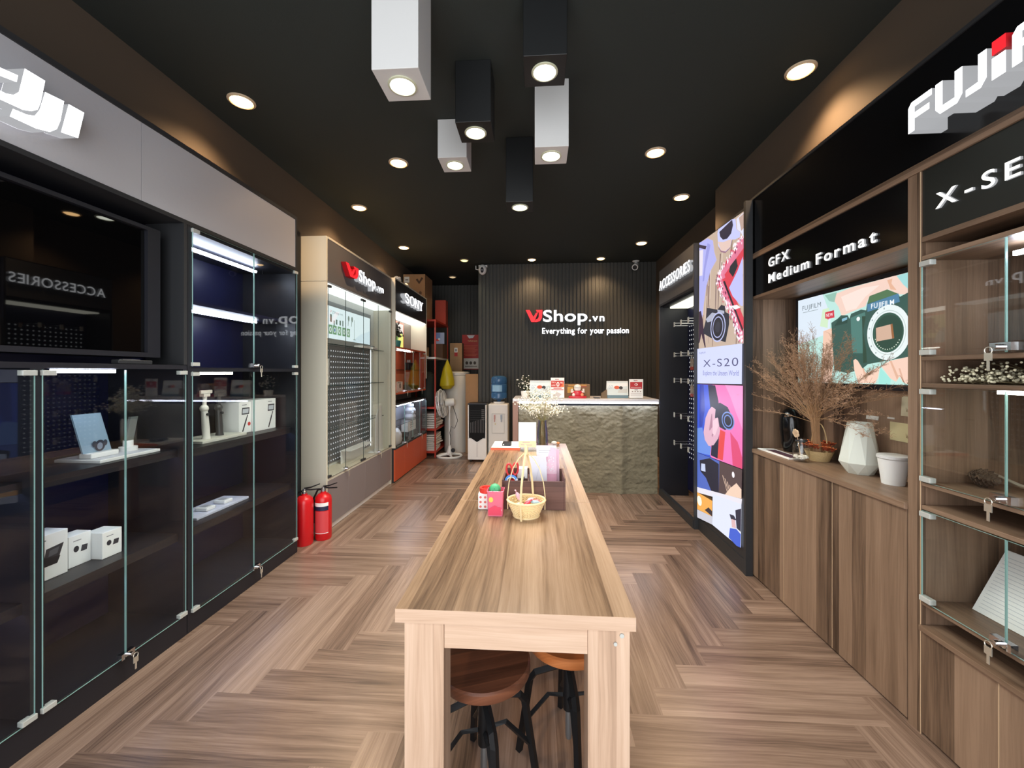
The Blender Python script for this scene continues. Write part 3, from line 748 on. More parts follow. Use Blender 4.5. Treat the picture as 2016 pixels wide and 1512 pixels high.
def camera(label, x, y, z, w=0.13, body=(30,30,32), lens=(24,24,26), top=(170,170,172)):
    t = thing('camera', label, 'camera', (x, y, z))
    h = w*0.72
    MB().box(x-0.035, x+0.02, y-w/2, y+w/2, z, z+h*0.72).build('body', pbr('cam_%d' % body[0], body, 0.4), t, bevel=0.006)
    MB().prism([(x-0.03, y-w*.18, z+h*0.722), (x-0.03, y+w*.18, z+h*0.722), (x-0.03, y+w*.12, z+h), (x-0.03, y-w*.12, z+h)], (0.045, 0, 0)).build('viewfinder', pbr('cam_top_%d' % top[0], top, 0.35), t)
    MB().cyl((x+0.0205, y, z+h*0.36), (x+0.075, y, z+h*0.36), h*0.34).build('lens', pbr('cam_lens', lens, 0.25), t, smooth=True)
    return t
camera('black and silver camera on the glass shelf of the orange case', -1.92, 5.95, 1.437, 0.21)
t = thing('camera_box', 'white camera box with a black lens drawing, floor of the orange case', 'box', (-1.95, 5.42, 1.136))
MB().box(-2.0, -1.88, 5.3, 5.52, 1.1365, 1.27).build('carton', M_wpap, t)
f = Flat('x', -1.8795, 1); f.ell((30,30,32), (5.42, 1.215), 0.035, 0.035).ell((120,120,124), (5.42, 1.215), 0.018, 0.018).rect((60,60,60), 5.32, 5.46, 1.255, 1.263); f.build('print', t)
camera('dark brown camera on the floor of the orange case', -1.93, 5.86, 1.1365, 0.16, (66,52,36), (30,26,22), (120,96,60))
camera('small tan camera at the far end of the orange case floor', -1.93, 6.18, 1.1365, 0.12, (150,120,84), (60,48,36), (170,150,120))
# lower case
t = thing('plaster_ornament', 'pale blue-white ornament of stacked rounded lobes, middle glass shelf of the lower case', 'ornament', (-1.91, 5.95, 0.7065))
mb = MB().lathe(-1.91, 5.95, [(0, .7065), (.07, .7065), (.085, .73), (.08, .76), (.06, .78), (.075, .80), (.085, .83), (.07, .86), (.045, .875), (.055, .89), (.05, .92), (.03, .94), (0, .945)], 18)
mb.build('body', pbr('plaster', (214,218,230), 0.5), t, smooth=True)
for s in (-1, 1): MB().ball((-1.86, 5.95+s*0.05, 0.80), 0.026).build('lobe', MATS['plaster'], t, smooth=True)
t = thing('product_box', 'white square carton with dark lettering in the lower glass case', 'box', (-1.93, 6.0, 0.441))
MB().box(-2.0, -1.9, 5.82, 6.20, 0.52, 0.69).build('carton', M_wpap, t)
MB().box(-2.0, -1.88, 5.78, 6.22, 0.441, 0.5195).build('tray', pbr('dark_tray', (52,50,52), 0.5), t)
f = Flat('x', -1.8995, 1); f.text((40,42,60), 'COL', 5.92, 0.60, 0.17, 0.05, 0.02).rect((90,90,100), 5.92, 6.09, 0.57, 0.576).rect((90,90,100), 5.94, 6.07, 0.665, 0.672); f.build('print', t)
t = thing('plastic_bag', 'crumpled white plastic bag on the floor of the lower glass case', 'bag', (-1.905, 5.28, 0.441))
mb = MB().lathe(-1.905, 5.28, [(0, .4415), (.09, .4415), (.115, .50), (.10, .56), (.085, .60), (.04, .635), (.015, .65), (0, .65)], 22, sx=0.78, sy=1.5)
for v in mb.v:
    q = noise.noise(v*22)*0.02; v.x += q*0.6; v.y += q; v.z = max(0.4412, v.z+q*0.5)
mb.build('bag', pbr('white_film', (222,226,232), 0.3), t, smooth=True)
t = thing('camera_lens', 'short dark lens lying on its side in front of the white carton', 'lens', (-1.85, 5.62, 0.441))
MB().cyl((-1.85, 5.56, 0.47), (-1.85, 5.66, 0.47), 0.028).build('barrel', pbr('lens_black', (34,34,36), 0.35), t, smooth=True)
MB().cyl((-1.85, 5.662, 0.47), (-1.85, 5.675, 0.47), 0.024).build('cap', M_grey, t, smooth=True)
for nm, y, c in (('crumpled white paper bundle nearest the camera on top of the orange cabinet', 5.25, 0.05), ('smaller crumpled paper bundle on top of the orange cabinet, farther back', 5.6, 0.04)):
    t = thing('paper_bundle', nm, 'paper', (-1.86, y, 2.5965))
    mb = MB().ball((-1.86, y, 2.5965+c*0.8), c, 0, 14, 10, (0.9, 1.8, 0.8))
    for v in mb.v:
        q = noise.noise(v*30)*0.02; v.y += q; v.x += q*0.5; v.z = max(2.597, v.z+q)
    mb.build('paper', M_wpap, t, smooth=False)

# ================================================================ BACK LEFT: storage rack and clutter
t = thing('storage_rack', 'red-orange steel storage rack loaded with cartons in the back left corner', 'shelf', (-2.0, 7.0, 0))
M_rack = pbr('red_orange_steel', (176,52,30), 0.4)
rx0, rx1, ry0, ry1 = -2.28, -1.66, 6.50, 7.45
for x in (rx0, rx1):
    for y in (ry0, ry1): MB().box(x-0.02 if x > -2 else x, x if x > -2 else x+0.02, y-(0.03 if y > 7 else 0), y+(0 if y > 7 else 0.03), 0, 2.24).build('post', M_rack, t)
for z, m in ((0.07, M_rack), (0.44, M_rack), (0.80, M_rack), (1.62, pbr('pale_shelf', (206,204,200), 0.5)), (2.24, M_rack)):
    x1 = rx1
    MB().box(rx0, x1+0.001, ry0-0.001, ry1+0.001, z, z+0.03).build('shelf', m, t)
t = thing('cardboard_box', 'tall printed brown cardboard box standing on top of the rack', 'box', (-2.1, 6.95, 2.2705))
MB().box(-2.28, -1.90, 6.72, 7.2, 2.2705, 3.07).build('carton', M_card, t, bevel=0.003)
f = Flat('y', 6.7193, -1); f.rect((225,222,214), -2.26, -2.17, 2.93, 3.03).rect((60,52,44), -2.24, -2.19, 2.97, 2.985).poly((74,52,34), [(-2.06,2.98),(-2.0,2.90),(-1.93,3.0),(-1.96,3.02),(-2.0,2.95),(-2.03,3.0)]).ell((92,66,44), (-2.2, 2.75), 0.025, 0.03).ell((92,66,44), (-2.09, 2.75), 0.025, 0.03).ell((92,66,44), (-1.98, 2.75), 0.025, 0.03).rect((150,112,74), -2.16, -2.04, 2.55, 2.6); f.build('print', t)
t = thing('cardboard_box', 'narrow orange-red carton standing on the rack top behind the tall brown box', 'box', (-1.8, 7.32, 2.2705))
MB().box(-1.86, -1.665, 7.25, 7.42, 2.2705, 2.72).build('carton', pbr('orange_red_card', (176,66,48), 0.7), t)
t = thing('calendar', 'pale blue calendar card with a red emblem leaning at the rack edge', 'calendar', (-1.72, 7.1, 1.65))
MB().prism([(-1.80, 6.98, 1.90), (-1.63, 6.98, 1.90), (-1.63, 6.985, 2.1), (-1.80, 6.985, 2.1)], (0, 0.02, 0)).build('card', pbr('calendar_blue', (164,176,204), 0.6), t)
f = Flat('y', 6.9785, -1); f.rect((120,146,196), -1.79, -1.70, 1.97, 2.09).ell((196,70,72), (-1.745, 1.97), 0.03, 0.022).ell((240,240,240), (-1.72, 1.985), 0.02, 0.02); f.build('print', t)
t = thing('wooden_crate', 'dark brown carton under the blue calendar on the pale rack shelf', 'box', (-1.8, 7.1, 1.651))
MB().box(-1.85, -1.65, 6.95, 7.3, 1.651, 1.899).build('carton', pbr('dark_brown_card', (88,58,36), 0.7), t)
t = thing('small_box', 'small tan carton with a white label on the pale rack shelf', 'box', (-1.95, 6.8, 1.651))
MB().box(-2.06, -1.88, 6.68, 6.9, 1.651, 1.83).build('carton', M_card, t)
f = Flat('y', 6.6795, -1); f.rect((226,224,218), -2.0, -1.93, 1.72, 1.81).rect((60,60,60), -1.985, -1.95, 1.75, 1.78); f.build('print', t)
t = thing('paper_sheaf', 'loose white paper sheaf lying at the front of the pale rack shelf', 'paper', (-1.85, 6.6, 1.651))
MB().box(-2.03, -1.82, 6.53, 6.66, 1.651, 1.672).build('paper', M_wpap, t)
t = thing('plastic_bag', 'yellow plastic bag hanging from the rack above the fan', 'bag', (-1.515, 6.72, 1.20))
mb = MB().lathe(-1.515, 6.72, [(0.004, 1.618), (0.014, 1.60), (0.075, 1.47), (0.12, 1.28), (0.125, 1.18), (0.07, 1.12), (0, 1.11)], 20, sx=0.95)
for v in mb.v:
    q = noise.noise(v*14)*0.03; v.x += q*0.5; v.y += q
mb.build('bag', pbr('yellow_film', (186,168,24), 0.4), t, smooth=True)
t = thing('dark_bag', 'dark green bag standing on the middle rack shelf', 'bag', (-1.85, 6.7, 0.831))
mb = MB().lathe(-1.86, 6.72, [(0, .831), (.13, .831), (.15, .95), (.14, 1.2), (.10, 1.36), (.05, 1.41), (0, 1.42)], 16)
for v in mb.v: v.x += noise.noise(v*9)*0.02; v.y += noise.noise(v*9+Vector((3, 0, 0)))*0.02
mb.build('bag', pbr('dark_green_fabric', (30,38,34), 0.7), t, smooth=True)
def stack(z, nn, lab, grp, tops):
    for i in range(nn):
        h = 0.022+0.012*random.random(); a = random.uniform(-0.12, 0.12)
        o = MB().box(-0.16, 0.16, -0.20, 0.20, 0, h).xf(Matrix.Rotation(a, 4, 'Z'))
        for v in o.v: v.z += 0.006*noise.noise(Vector((v.x*9, v.y*9, i)))*(1 if v.z > 0.01 else 0)
        o = o.build('paper_bag', pbr('bag_white_%d' % (i % 3), (228-i % 3*10, 224-i % 3*10, 216-i % 3*10), 0.6), bevel=0.006)
        o.location = (-1.84+random.uniform(-0.01, 0.025), 6.76+random.uniform(-0.015, 0.02), z+0.0005)
        tag(o, tops if i == nn-1 else lab, 'paper bag', grp); z += h+0.0085
stack(0.4705, 7, 'white folded paper bag in the upper of two stacks on the rack', 'white paper bags in the upper rack stack', 'topmost white folded bag of the upper stack on the rack')
stack(0.1005, 8, 'white folded paper bag in the lower of two stacks on the rack', 'white paper bags in the lower rack stack', 'topmost white folded bag of the lower stack on the rack')
t = thing('cardboard_sheet', 'flat brown carton with a red and white fragile label, leaning behind the tall white cylinder', 'box', (-1.5, 7.4, 0))
MB().box(-1.63, -1.40, 7.45, 7.62, 0.0, 1.95).build('carton', M_card, t)
f = Flat('y', 7.4493, -1); f.rect((228,226,220), -1.545, -1.485, 1.70, 1.86).rect((180,40,40), -1.545, -1.485, 1.70, 1.775).rect((40,40,40), -1.525, -1.505, 1.79, 1.84); f.build('print', t)
t = thing('cardboard_sheet', 'plain brown cardboard sheet leaning against the slatted wall beside the white cylinder', 'cardboard', (-1.14, 7.0, 0))
MB().box(-1.24, -1.02, 6.92, 6.96, 0.0, 1.37).build('sheet', M_card, t)
t = thing('tall_cylinder', 'tall white cylinder standing behind the fan', 'cylinder', (-1.43, 7.05, 0))
M_drum = pbr('off_white_metal', (206,204,196), 0.35)
MB().lathe(-1.43, 7.12, [(0, 0.0), (0.22, 0.0), (0.222, 0.02), (0.222, 1.34), (0.215, 1.35), (0, 1.35)], 36).build('body', M_drum, t, smooth=True)
MB().lathe(-1.43, 7.12, [(0, 1.352), (0.226, 1.352), (0.226, 1.395), (0.20, 1.41), (0, 1.42)], 36).build('lid', M_drum, t, smooth=True)
MB().tube([(-1.65, 7.05, 1.2), (-1.655, 7.05, 1.0), (-1.652, 7.05, 0.9)], 0.008, 6).build('side_tube', M_steel, t)
# red notice poster in the alcove
t = thing('notice_poster', 'red notice poster with a white panel on the slatted alcove wall', 'poster', (-1.41, 8.47, 1.46))
MB().box(-1.59, -1.20, 8.476, 8.485, 1.46, 2.20).build('sheet', pbr('poster_red', (190,44,34), 0.5), t)
f = Flat('y', 8.4755, -1)
f.rect((236,232,226), -1.56, -1.24, 1.475, 1.70).poly((226,230,236), [(-1.49,2.19),(-1.32,2.19),(-1.36,2.13),(-1.44,2.12)])
f.text((244,214,150), 'THÔNG BÁO', -1.47, 2.05, 0.2, 0.03, 0.01)
for i in range(8): f.rect((226,120,84), -1.55+0.02*(i % 2), -1.26-0.03*(i % 3), 1.96-i*0.03, 1.972-i*0.03)
for i in range(3): f.ell((96,84,76), (-1.49+i*0.085, 1.60), 0.03, 0.035, 14)
f.rect((120,110,100), -1.53, -1.27, 1.52, 1.535); f.build('print', t)

# stand fan
t = thing('stand_fan', 'white pedestal fan turned sideways in front of the tall white cylinder', 'fan', (-1.45, 6.6, 0))
M_fan = pbr('fan_white', (226,226,220), 0.35)
mb = MB().lathe(-1.45, 6.6, [(0.185, 0.0), (0.215, 0.0), (0.22, 0.018), (0.20, 0.03), (0.18, 0.022), (0.178, 0.004)], 36)
for k in range(4):
    a = k*math.pi/2+0.4; mb.tube([(-1.45, 6.6, 0.06), (-1.45+0.1*math.cos(a), 6.6+0.1*math.sin(a), 0.035), (-1.45+0.19*math.cos(a), 6.6+0.19*math.sin(a), 0.018)], [0.03, 0.022, 0.014], 8)
mb.lathe(-1.45, 6.6, [(0.055, 0.03), (0.05, 0.08), (0.03, 0.14), (0.02, 0.18)], 18)
mb.build('base', M_fan, t, smooth=True)
MB().tube([(-1.45, 6.6, 0.181), (-1.45, 6.6, 0.52), (-1.45, 6.6, 0.78)], [0.014, 0.014, 0.012], 12).build('pole', M_fan, t, smooth=True)
MB().tube([(-1.45, 6.6, 0.78), (-1.45, 6.6, 0.86), (-1.46, 6.6, 0.88)], [0.02, 0.022, 0.02], 10).build('neck', M_fan, t, smooth=True)
ax = Vector((-0.97, 0, -0.12)).normalized()
ctr = Vector((-1.44, 6.6, 0.90))
MB().tube([ctr-ax*0.08, ctr-ax*0.06, ctr+ax*0.06, ctr+ax*0.08], [0.05, 0.065, 0.065, 0.05], 20).build('motor', M_fan, t, smooth=True)
cg = MB(); up = Vector((0, 1, 0)); sd = ax.cross(up).normalized(); cc = ctr+ax*0.14
def ringpts(off, r, n=36): return [cc+ax*off+up*(r*math.cos(2*math.pi*i/n))+sd*(r*math.sin(2*math.pi*i/n)) for i in range(n+1)]
for off, r in ((-0.045, 0.21), (0.0, 0.235), (0.045, 0.21), (-0.05, 0.13), (0.06, 0.13)): cg.tube(ringpts(off, r), 0.0045 if r < 0.23 else 0.009, 5)
for i in range(60):
    a = 2*math.pi*i/60; d = up*math.cos(a)+sd*math.sin(a)
    cg.tube([cc+ax*0.068+d*0.04, cc+ax*0.06+d*0.13, cc+ax*0.045+d*0.21, cc+d*0.235, cc-ax*0.045+d*0.21, cc-ax*0.055+d*0.06], 0.0017, 4, cap=False)
cg.build('cage', M_fan, t, calc=False)
bl = MB()
for k in range(3):
    a0 = k*2*math.pi/3; P = []
    for a, r, o in ((-0.15, 0.03, 0.015), (0.35, 0.19, 0.02), (0.9, 0.185, -0.012), (0.75, 0.03, -0.012)):
        d = up*math.cos(a0+a)+sd*math.sin(a0+a); P.append(cc+d*r+ax*o)
    bl.prism(P, ax*0.003)
bl.tube([cc-ax*0.03, cc+ax*0.03], 0.032, 14)
bl.build('blades', pbr('fan_blade_grey', (176,180,182), 0.3), t)
MB().tube([(-1.40, 6.6, 0.86), (-1.36, 6.59, 0.75), (-1.31, 6.58, 0.60), (-1.36, 6.58, 0.47), (-1.42, 6.58, 0.50), (-1.44, 6.578, 0.40), (-1.425, 6.575, 0.3), (-1.43, 6.57, 0.2)], 0.005, 6).build('cord', M_cord, t, smooth=True)
MB().cyl((-1.385, 6.56, 0.11), (-1.385, 6.575, 0.11), 0.035, n=18).build('plug_reel', M_cord, t)

# ================================================================ BACK: cooler, dispenser, wall sign, cameras, counter
t = thing('air_cooler', 'white and black portable air cooler standing between the fan and the water dispenser', 'air cooler', (-0.93, 6.35, 0))
ax0, ax1, ay0, ay1 = -1.075, -0.785, 6.2, 6.5
MB().box(ax0, ax1, ay0, ay1, 0.04, 0.37).box(ax0, ax0+0.018, ay0, ay1, 0.37, 0.89).box(ax1-0.018, ax1, ay0, ay1, 0.37, 0.89).build('housing', M_white, t, bevel=0.006)
MB().box(ax0+0.0185, ax1-0.0185, ay0+0.012, ay1, 0.371, 0.90).box(ax0, ax1, ay0+0.01, ay1, 0.891, 0.915).build('black_body', M_blk, t)
MB().prism([(ax0+0.019, ay0-0.0005, 0.40), ((ax0+ax1)/2, ay0-0.0005, 0.315), (ax1-0.019, ay0-0.0005, 0.40), (ax1-0.019, ay0-0.0005, 0.90), (ax0+0.019, ay0-0.0005, 0.90)], (0, -0.006, 0)).build('front_panel', pbr('matte_black_plastic', (9,9,10), 0.6, 0.0, 0.2), t)
for i in range(9):
    x = ax0+0.045+i*0.025
    MB().box(x, x+0.006, ay0-0.011, ay0-0.007, 0.46, 0.62+0.008*i).build('louvre', M_grey, t)
for i in range(6):
    z = 0.66+i*0.03
    MB().box(ax1-0.075, ax1-0.03, ay0-0.011, ay0-0.007, z, z+0.012).build('side_grille', M_grey, t)
for i in range(5):
    z = 0.66+i*0.035; MB().box(ax0+0.04, ax1-0.09, ay0-0.009, ay0-0.007, z, z+0.003).build('slat', M_frame, t)
MB().box(-0.932, -0.928, ay0-0.0006, ay0-0.0001, 0.08, 0.30).build('seam', M_frame, t)
for x in (ax0+0.04, ax1-0.04):
    for y in (ay0+0.04, ay1-0.04): MB().cyl((x-0.01, y, 0.02), (x+0.01, y, 0.02), 0.02, n=14).build('castor', M_cord, t)

t = thing('water_dispenser', 'white floor-standing water dispenser beside the counter', 'dispenser', (-0.61, 6.46, 0))
MB().box(-0.768, -0.455, 6.3, 6.6, 0.0, 0.90).build('cabinet', M_white, t, bevel=0.018)
rc = MB().box(-0.71, -0.51, 6.292, 6.2995, 0.44, 0.445).box(-0.71, -0.51, 6.292, 6.2995, 0.745, 0.75).box(-0.71, -0.705, 6.292, 6.2995, 0.445, 0.745).box(-0.515, -0.51, 6.292, 6.2995, 0.445, 0.745)
rc.build('recess_frame', pbr('warm_grey_plastic', (188,188,184), 0.4), t)
for x, c in ((-0.665, (196,60,50)), (-0.56, (70,110,170))):
    MB().box(x-0.012, x+0.012, 6.275, 6.2995, 0.66, 0.73).cyl((x, 6.28, 0.62), (x, 6.28, 0.66), 0.008).build('tap', pbr('tap_%d' % c[0], tuple((q+400)//3 for q in c), 0.4), t, bevel=0.002)
MB().cyl((-0.655, 6.298, 0.585), (-0.655, 6.294, 0.585), 0.008, n=12).build('indicator', pbr('amber', (210,190,70), 0.4), t)
MB().cyl((-0.61, 6.45, 0.902), (-0.61, 6.45, 0.93), 0.09).build('collar', M_white, t, smooth=True)
t = thing('water_bottle', 'large blue water bottle upside down on the white dispenser', 'water bottle', (-0.61, 6.45, 0.93))
M_btl = bpy.data.materials.new('blue_bottle'); M_btl.use_nodes = True
b_ = M_btl.node_tree.nodes['Principled BSDF']; b_.inputs['Base Color'].default_value = RGB(64,112,160); b_.inputs['Roughness'].default_value = 0.12; b_.inputs['Alpha'].default_value = 0.78
MB().lathe(-0.61, 6.45, [(0, .932), (.03, .932), (.035, .95), (.10, .97), (.128, .99), (.13, 1.06), (.124, 1.075), (.13, 1.09), (.13, 1.2), (.124, 1.215), (.13, 1.23), (.13, 1.29), (.12, 1.325), (.08, 1.345), (0, 1.345)], 32).build('bottle', M_btl, t, smooth=True)
a_ = [(-2.4+1.3*i/10) for i in range(11)]
MB().add([(-0.61+0.1315*math.cos(q), 6.45+0.1315*math.sin(q), z) for z in (1.095, 1.195) for q in a_], [(i, i+1, 12+i, 11+i) for i in range(10)]).build('label_sticker', pbr('pale_blue_label', (150,196,228), 0.4), t, smooth=True)

# shop sign on the slatted wall
t = thing('shop_sign', 'illuminated red and white shop sign with a slogan on the slatted back wall', 'sign', (0.5, 6.85, 2.2))
YS = YB-0.015
logo(YS-0.05, 'y', 1, -0.19, 2.255, 0.285, 0.205, 0.048, t)
letters('Shop', (0.105, YS-0.002, 2.265), (1, 0, 0), (0, -1, 0), 0.745, 0.20, 0.045, t, 0.012, 0.09)
letters('.vn', (0.88, YS-0.002, 2.265), (1, 0, 0), (0, -1, 0), 0.255, 0.125, 0.045, t, 0.018, 0.14)
letters('Everything for your passion', (0.09, YS-0.002, 2.06), (1, 0, 0), (0, -1, 0), 1.45, 0.098, 0.04, t, 0.012, 0.09)
def cctv(label, x, z, kind):
    t = thing('security_camera', label, 'security camera', (x, YS, z))
    if kind == 0:
        MB().box(x-0.075, x+0.075, YS-0.05, YS-0.001, z+0.05, z+0.09).build('bracket', M_white, t, bevel=0.006)
        MB().ball((x, YS-0.085, z), 0.078, 0, 18, 12, (0.92, 0.9, 1.15)).build('dome', M_white, t, smooth=True)
        MB().ball((x, YS-0.125, z-0.01), 0.045, 0, 16, 10, (0.8, 0.8, 1.25)).build('lens', M_blk, t, smooth=True)
        MB().box(x-0.014, x+0.014, YS-0.165, YS-0.155, z-0.03, z-0.01).build('lens_ring', M_steel, t)
        MB().tube([(x-0.07, YS-0.08, z), (x-0.115, YS-0.08, z+0.01), (x-0.115, YS-0.08, z+0.07)], 0.008, 6).build('antenna', M_white, t)
    else:
        MB().lathe(x+0.02, YS-0.07, [(0, z+0.10), (0.06, z+0.10), (0.05, z+0.085), (0.015, z+0.075), (0, z+0.075)], 16).build('base', M_white, t, smooth=True)
        MB().cyl((x+0.02, YS-0.07, z+0.074), (x+0.012, YS-0.08, z+0.03), 0.01).build('arm', M_white, t)
        MB().cyl((x+0.03, YS-0.045, z+0.04), (x-0.02, YS-0.17, z-0.03), 0.042, 0.05).build('body', M_white, t, smooth=True)
        MB().cyl((x-0.0205, YS-0.171, z-0.0305), (x-0.022, YS-0.175, z-0.033), 0.036).build('lens', M_blk, t)
cctv('white dome security camera at the left top corner of the slatted wall', -0.925, 3.15, 0)
cctv('white bullet security camera at the right end of the slatted wall', 1.63, 3.158, 1)

# counter with rough stone front
cx0, cx1, cy0, cy1 = -0.25, 1.385, 4.68, 5.30
t = thing('service_counter', 'service counter with a rough stone front, light strip and white top at the back', 'counter', (0.55, 4.98, 0))
M_stone = pbr('rough_stone', (120,114,94), 0.75, bump=0.8, bscale=42, var=0.22)
nx, nz = 150, 96; vs = []; fs = []
for j in range(nz+1):
    for i in range(nx+1):
        x = cx0+0.035+(cx1-cx0-0.035)*i/nx; z = 0.001+1.012*j/nz
        p = Vector((x*5.5, 0.3, z*8.0))
        r = noise.fractal(p, 1.0, 2.2, 5)*0.011+abs(noise.noise(Vector((x*13, 5, z*19))))*0.01+noise.noise(Vector((x*24, 2, z*40)))*0.005
        r += 0.03*math.exp(-((x-0.97-0.05*noise.noise(Vector((0, 0, z*5))))/0.05)**2)+0.022*math.exp(-((x-0.42-0.04*noise.noise(Vector((9, 0, z*4))))/0.06)**2)
        vs.append((x, cy0+0.03-r, z))
for j in range(nz):
    for i in range(nx):
        k = j*(nx+1)+i; fs.append((k, k+1, k+nx+2, k+nx+1))
MB().add(vs, fs).build('stone_front', M_stone, t, smooth=True)
MB().box(cx0+0.035, cx1, cy0+0.06, cy1, 0, 1.013).build('body', M_frame, t)
MB().box(cx0-0.03, cx0+0.03, cy0-0.03, cy1, 0, 1.062).build('end_panel', pbr('rose_wood', (150,116,104), 0.5), t)
MB().box(cx0-0.03, cx1, cy0-0.03, cy1, 1.063, 1.092).build('counter_top', pbr('white_stone_top', (214,214,222), 0.3), t, bevel=0.002)
MB().box(cx0+0.04, cx1-0.005, cy0-0.024, cy0-0.006, 1.04, 1.0625).build('led_strip', emit('counter_led', (228,234,255), 20.0), t)

ZT = 1.0925
def calendar_stand(label, x0, x1, y, z1):
    t = thing('display_board', label, 'display', ((x0+x1)/2, y, ZT), 0, 'pale blue camera boards on the counter')
    MB().prism([(x0, y, ZT), (x1, y, ZT), (x1, y+0.04, z1), (x0, y+0.04, z1)], (0, 0.006, 0)).build('board', M_wpap, t)
    MB().prism([(x0, y+0.12, ZT), (x1, y+0.12, ZT), (x1, y+0.0465, z1), (x0, y+0.0465, z1)], (0, 0.004, 0)).build('back_leg', M_wpap, t)
    w = x1-x0; h = z1-ZT
    def q(a, b): return (x0+a*w, y-0.0006+0.04*b, ZT+b*h)
    mb = MB(); ms = []
    def pl(rgb, pts, k):
        m = pbr('print_%d_%d_%d' % rgb, rgb, 0.6)
        if m not in ms: ms.append(m)
        mb.poly([Vector(q(a, b))+Vector((0, -0.0006*k, 0)) for a, b in pts], ms.index(m))
    pl((206,218,222), [(.02,.18),(.98,.18),(.98,.98),(.02,.98)], 0)
    pl((104,132,146), [(.0,.0),(1,.0),(1,.17),(0,.17)], 1)
    pl((232,236,238), [(.02,.6),(.98,.7),(.98,.9),(.4,.86),(.02,.9)], 1)
    pl((196,200,200), [(.5,.3),(.95,.3),(.95,.55),(.55,.5)], 2)
    pl((206,92,60), [(.47+.13*math.cos(i*.45), .62+.1*math.sin(i*.45)) for i in range(14)], 3)
    pl((52,50,54), [(.66+.09*math.cos(i*.45), .6+.1*math.sin(i*.45)) for i in range(14)], 4)
    mb.glyphs('07', Vector(q(.08, .55))+Vector((0, -0.003, 0)), (1, 0, 0), (0, 0.04, h), (0, -1, 0), w*0.2, 0.04, 0, len(ms), 0)
    ms.append(pbr('print_170_190_204', (170,190,204), 0.6)); mb.build('print', ms, t, calc=False)
calendar_stand('pale blue camera board at the left of the counter, behind the white flowers', -0.085, 0.17, 4.86, 1.30)
calendar_stand('pale blue camera board at the right end of the counter', 0.84, 1.09, 4.86, 1.295)
def sign_card(label, x0, x1, y, z1, kind):
    t = thing('counter_sign', label, 'sign', ((x0+x1)/2, y, ZT), 0, 'red and white cards on the counter')
    MB().box(x0, x1, y, y+0.006, ZT+0.006, z1).build('card', M_wpap, t)
    MB().box(x0+0.01, x1-0.01, y-0.0, y+0.06, ZT, ZT+0.0055).build('foot', thin_glass('clear_acrylic'), t)
    f = Flat('y', y-0.0006, -1); w = x1-x0; h = z1-ZT
    f.rect((70,60,60), x0+w*.32, x0+w*.42, z1-h*.09, z1-h*.06).rect((190,40,46), x0+w*.42, x0+w*.6, z1-h*.09, z1-h*.06)
    if kind == 0:
        f.rect((200,62,52), x0+w*.02, x1-w*.02, z1-h*.46, z1-h*.14).poly((222,112,60), [(x1-w*.3, z1-h*.46), (x1-w*.02, z1-h*.46), (x1-w*.02, z1-h*.2)])
        f.text((250,240,232), 'TRẢ', x0+w*.05, z1-h*.26, w*.32, h*.065, .015).text((250,240,232), 'GÓP', x0+w*.05, z1-h*.4, w*.32, h*.065, .015)
        f.text((252,246,240), '0', x0+w*.42, z1-h*.42, w*.22, h*.22, .02).text((252,246,240), '%', x0+w*.7, z1-h*.28, w*.2, h*.07, .01)
        f.rect((196,60,56), x0+w*.2, x1-w*.2, z1-h*.53, z1-h*.49).rect((196,60,56), x0+w*.04, x1-w*.06, z1-h*.6, z1-h*.57)
        f.poly((198,190,188), [(x0+w*.1, z1-h*.9), (x0+w*.45, z1-h*.7), (x0+w*.8, z1-h*.8), (x0+w*.6, z1-h*.95)])
    else:
        f.rect((188,44,50), x0+w*.06, x1-w*.06, z1-h*.5, z1-h*.15).ell((240,226,224), ((x0+x1)/2, z1-h*.28), w*.12, h*.06)
        f.ell((188,44,50), ((x0+x1)/2-w*.02, z1-h*.28), w*.06, h*.035).rect((236,220,218), x0+w*.12, x1-w*.12, z1-h*.44, z1-h*.42)
        f.rect((120,100,96), x0+w*.38, x1-w*.38, z1-h*.57, z1-h*.54)
        for i in range(4): f.ell((140,110,100), (x0+w*(.24+i*.19), z1-h*.64), w*.05, h*.02, 12)
        for i in range(3): f.rect((196,180,176), x0+w*.1, x1-w*.1, z1-h*(.74+i*.06), z1-h*(.725+i*.06))
    f.build('print', t)
sign_card('red and white instalment card standing on the counter beside the white flowers', 0.165, 0.325, 4.80, 1.335, 0)
sign_card('red and white information card standing at the right end of the counter', 1.085, 1.245, 4.80, 1.32, 1)
t = thing('cardboard_box', 'brown carton on the counter behind the red and white figurine', 'box', (0.48, 4.95, ZT))
MB().box(0.33, 0.64, 4.9, 5.1, ZT, 1.255).build('carton', pbr('mid_brown_card', (126,98,70), 0.8), t)
f = Flat('y', 4.8993, -1); f.rect((196,150,66), 0.37, 0.44, 1.15, 1.225).rect((150,70,60), 0.46, 0.6, 1.22, 1.245).rect((190,140,70), 0.38, 0.6, 1.235, 1.25); f.build('print', t)
t = thing('figurine', 'small seated red and white figurine on a red base on the counter', 'figurine', (0.485, 4.84, ZT))
M_fw = pbr('figurine_white', (238,232,224), 0.35); M_fr = pbr('figurine_red', (190,34,52), 0.35); M_fs = pbr('figurine_peach', (226,150,112), 0.4)
MB().lathe(0.485, 4.84, [(0, ZT), (.105, ZT), (.11, ZT+.012), (.1, ZT+.026), (0, ZT+.026)], 24, sy=0.55).build('base', M_fr, t, smooth=True)
MB().lathe(0.485, 4.845, [(0, ZT+.0265), (.065, ZT+.0265), (.075, ZT+.05), (.055, ZT+.085), (0, ZT+.09)], 20, sy=0.6).build('body', M_fr, t, smooth=True)
MB().ball((0.485, 4.845, ZT+.115), .042, 0, 16, 10, (1, .8, .95)).build('head', M_fw, t, smooth=True)
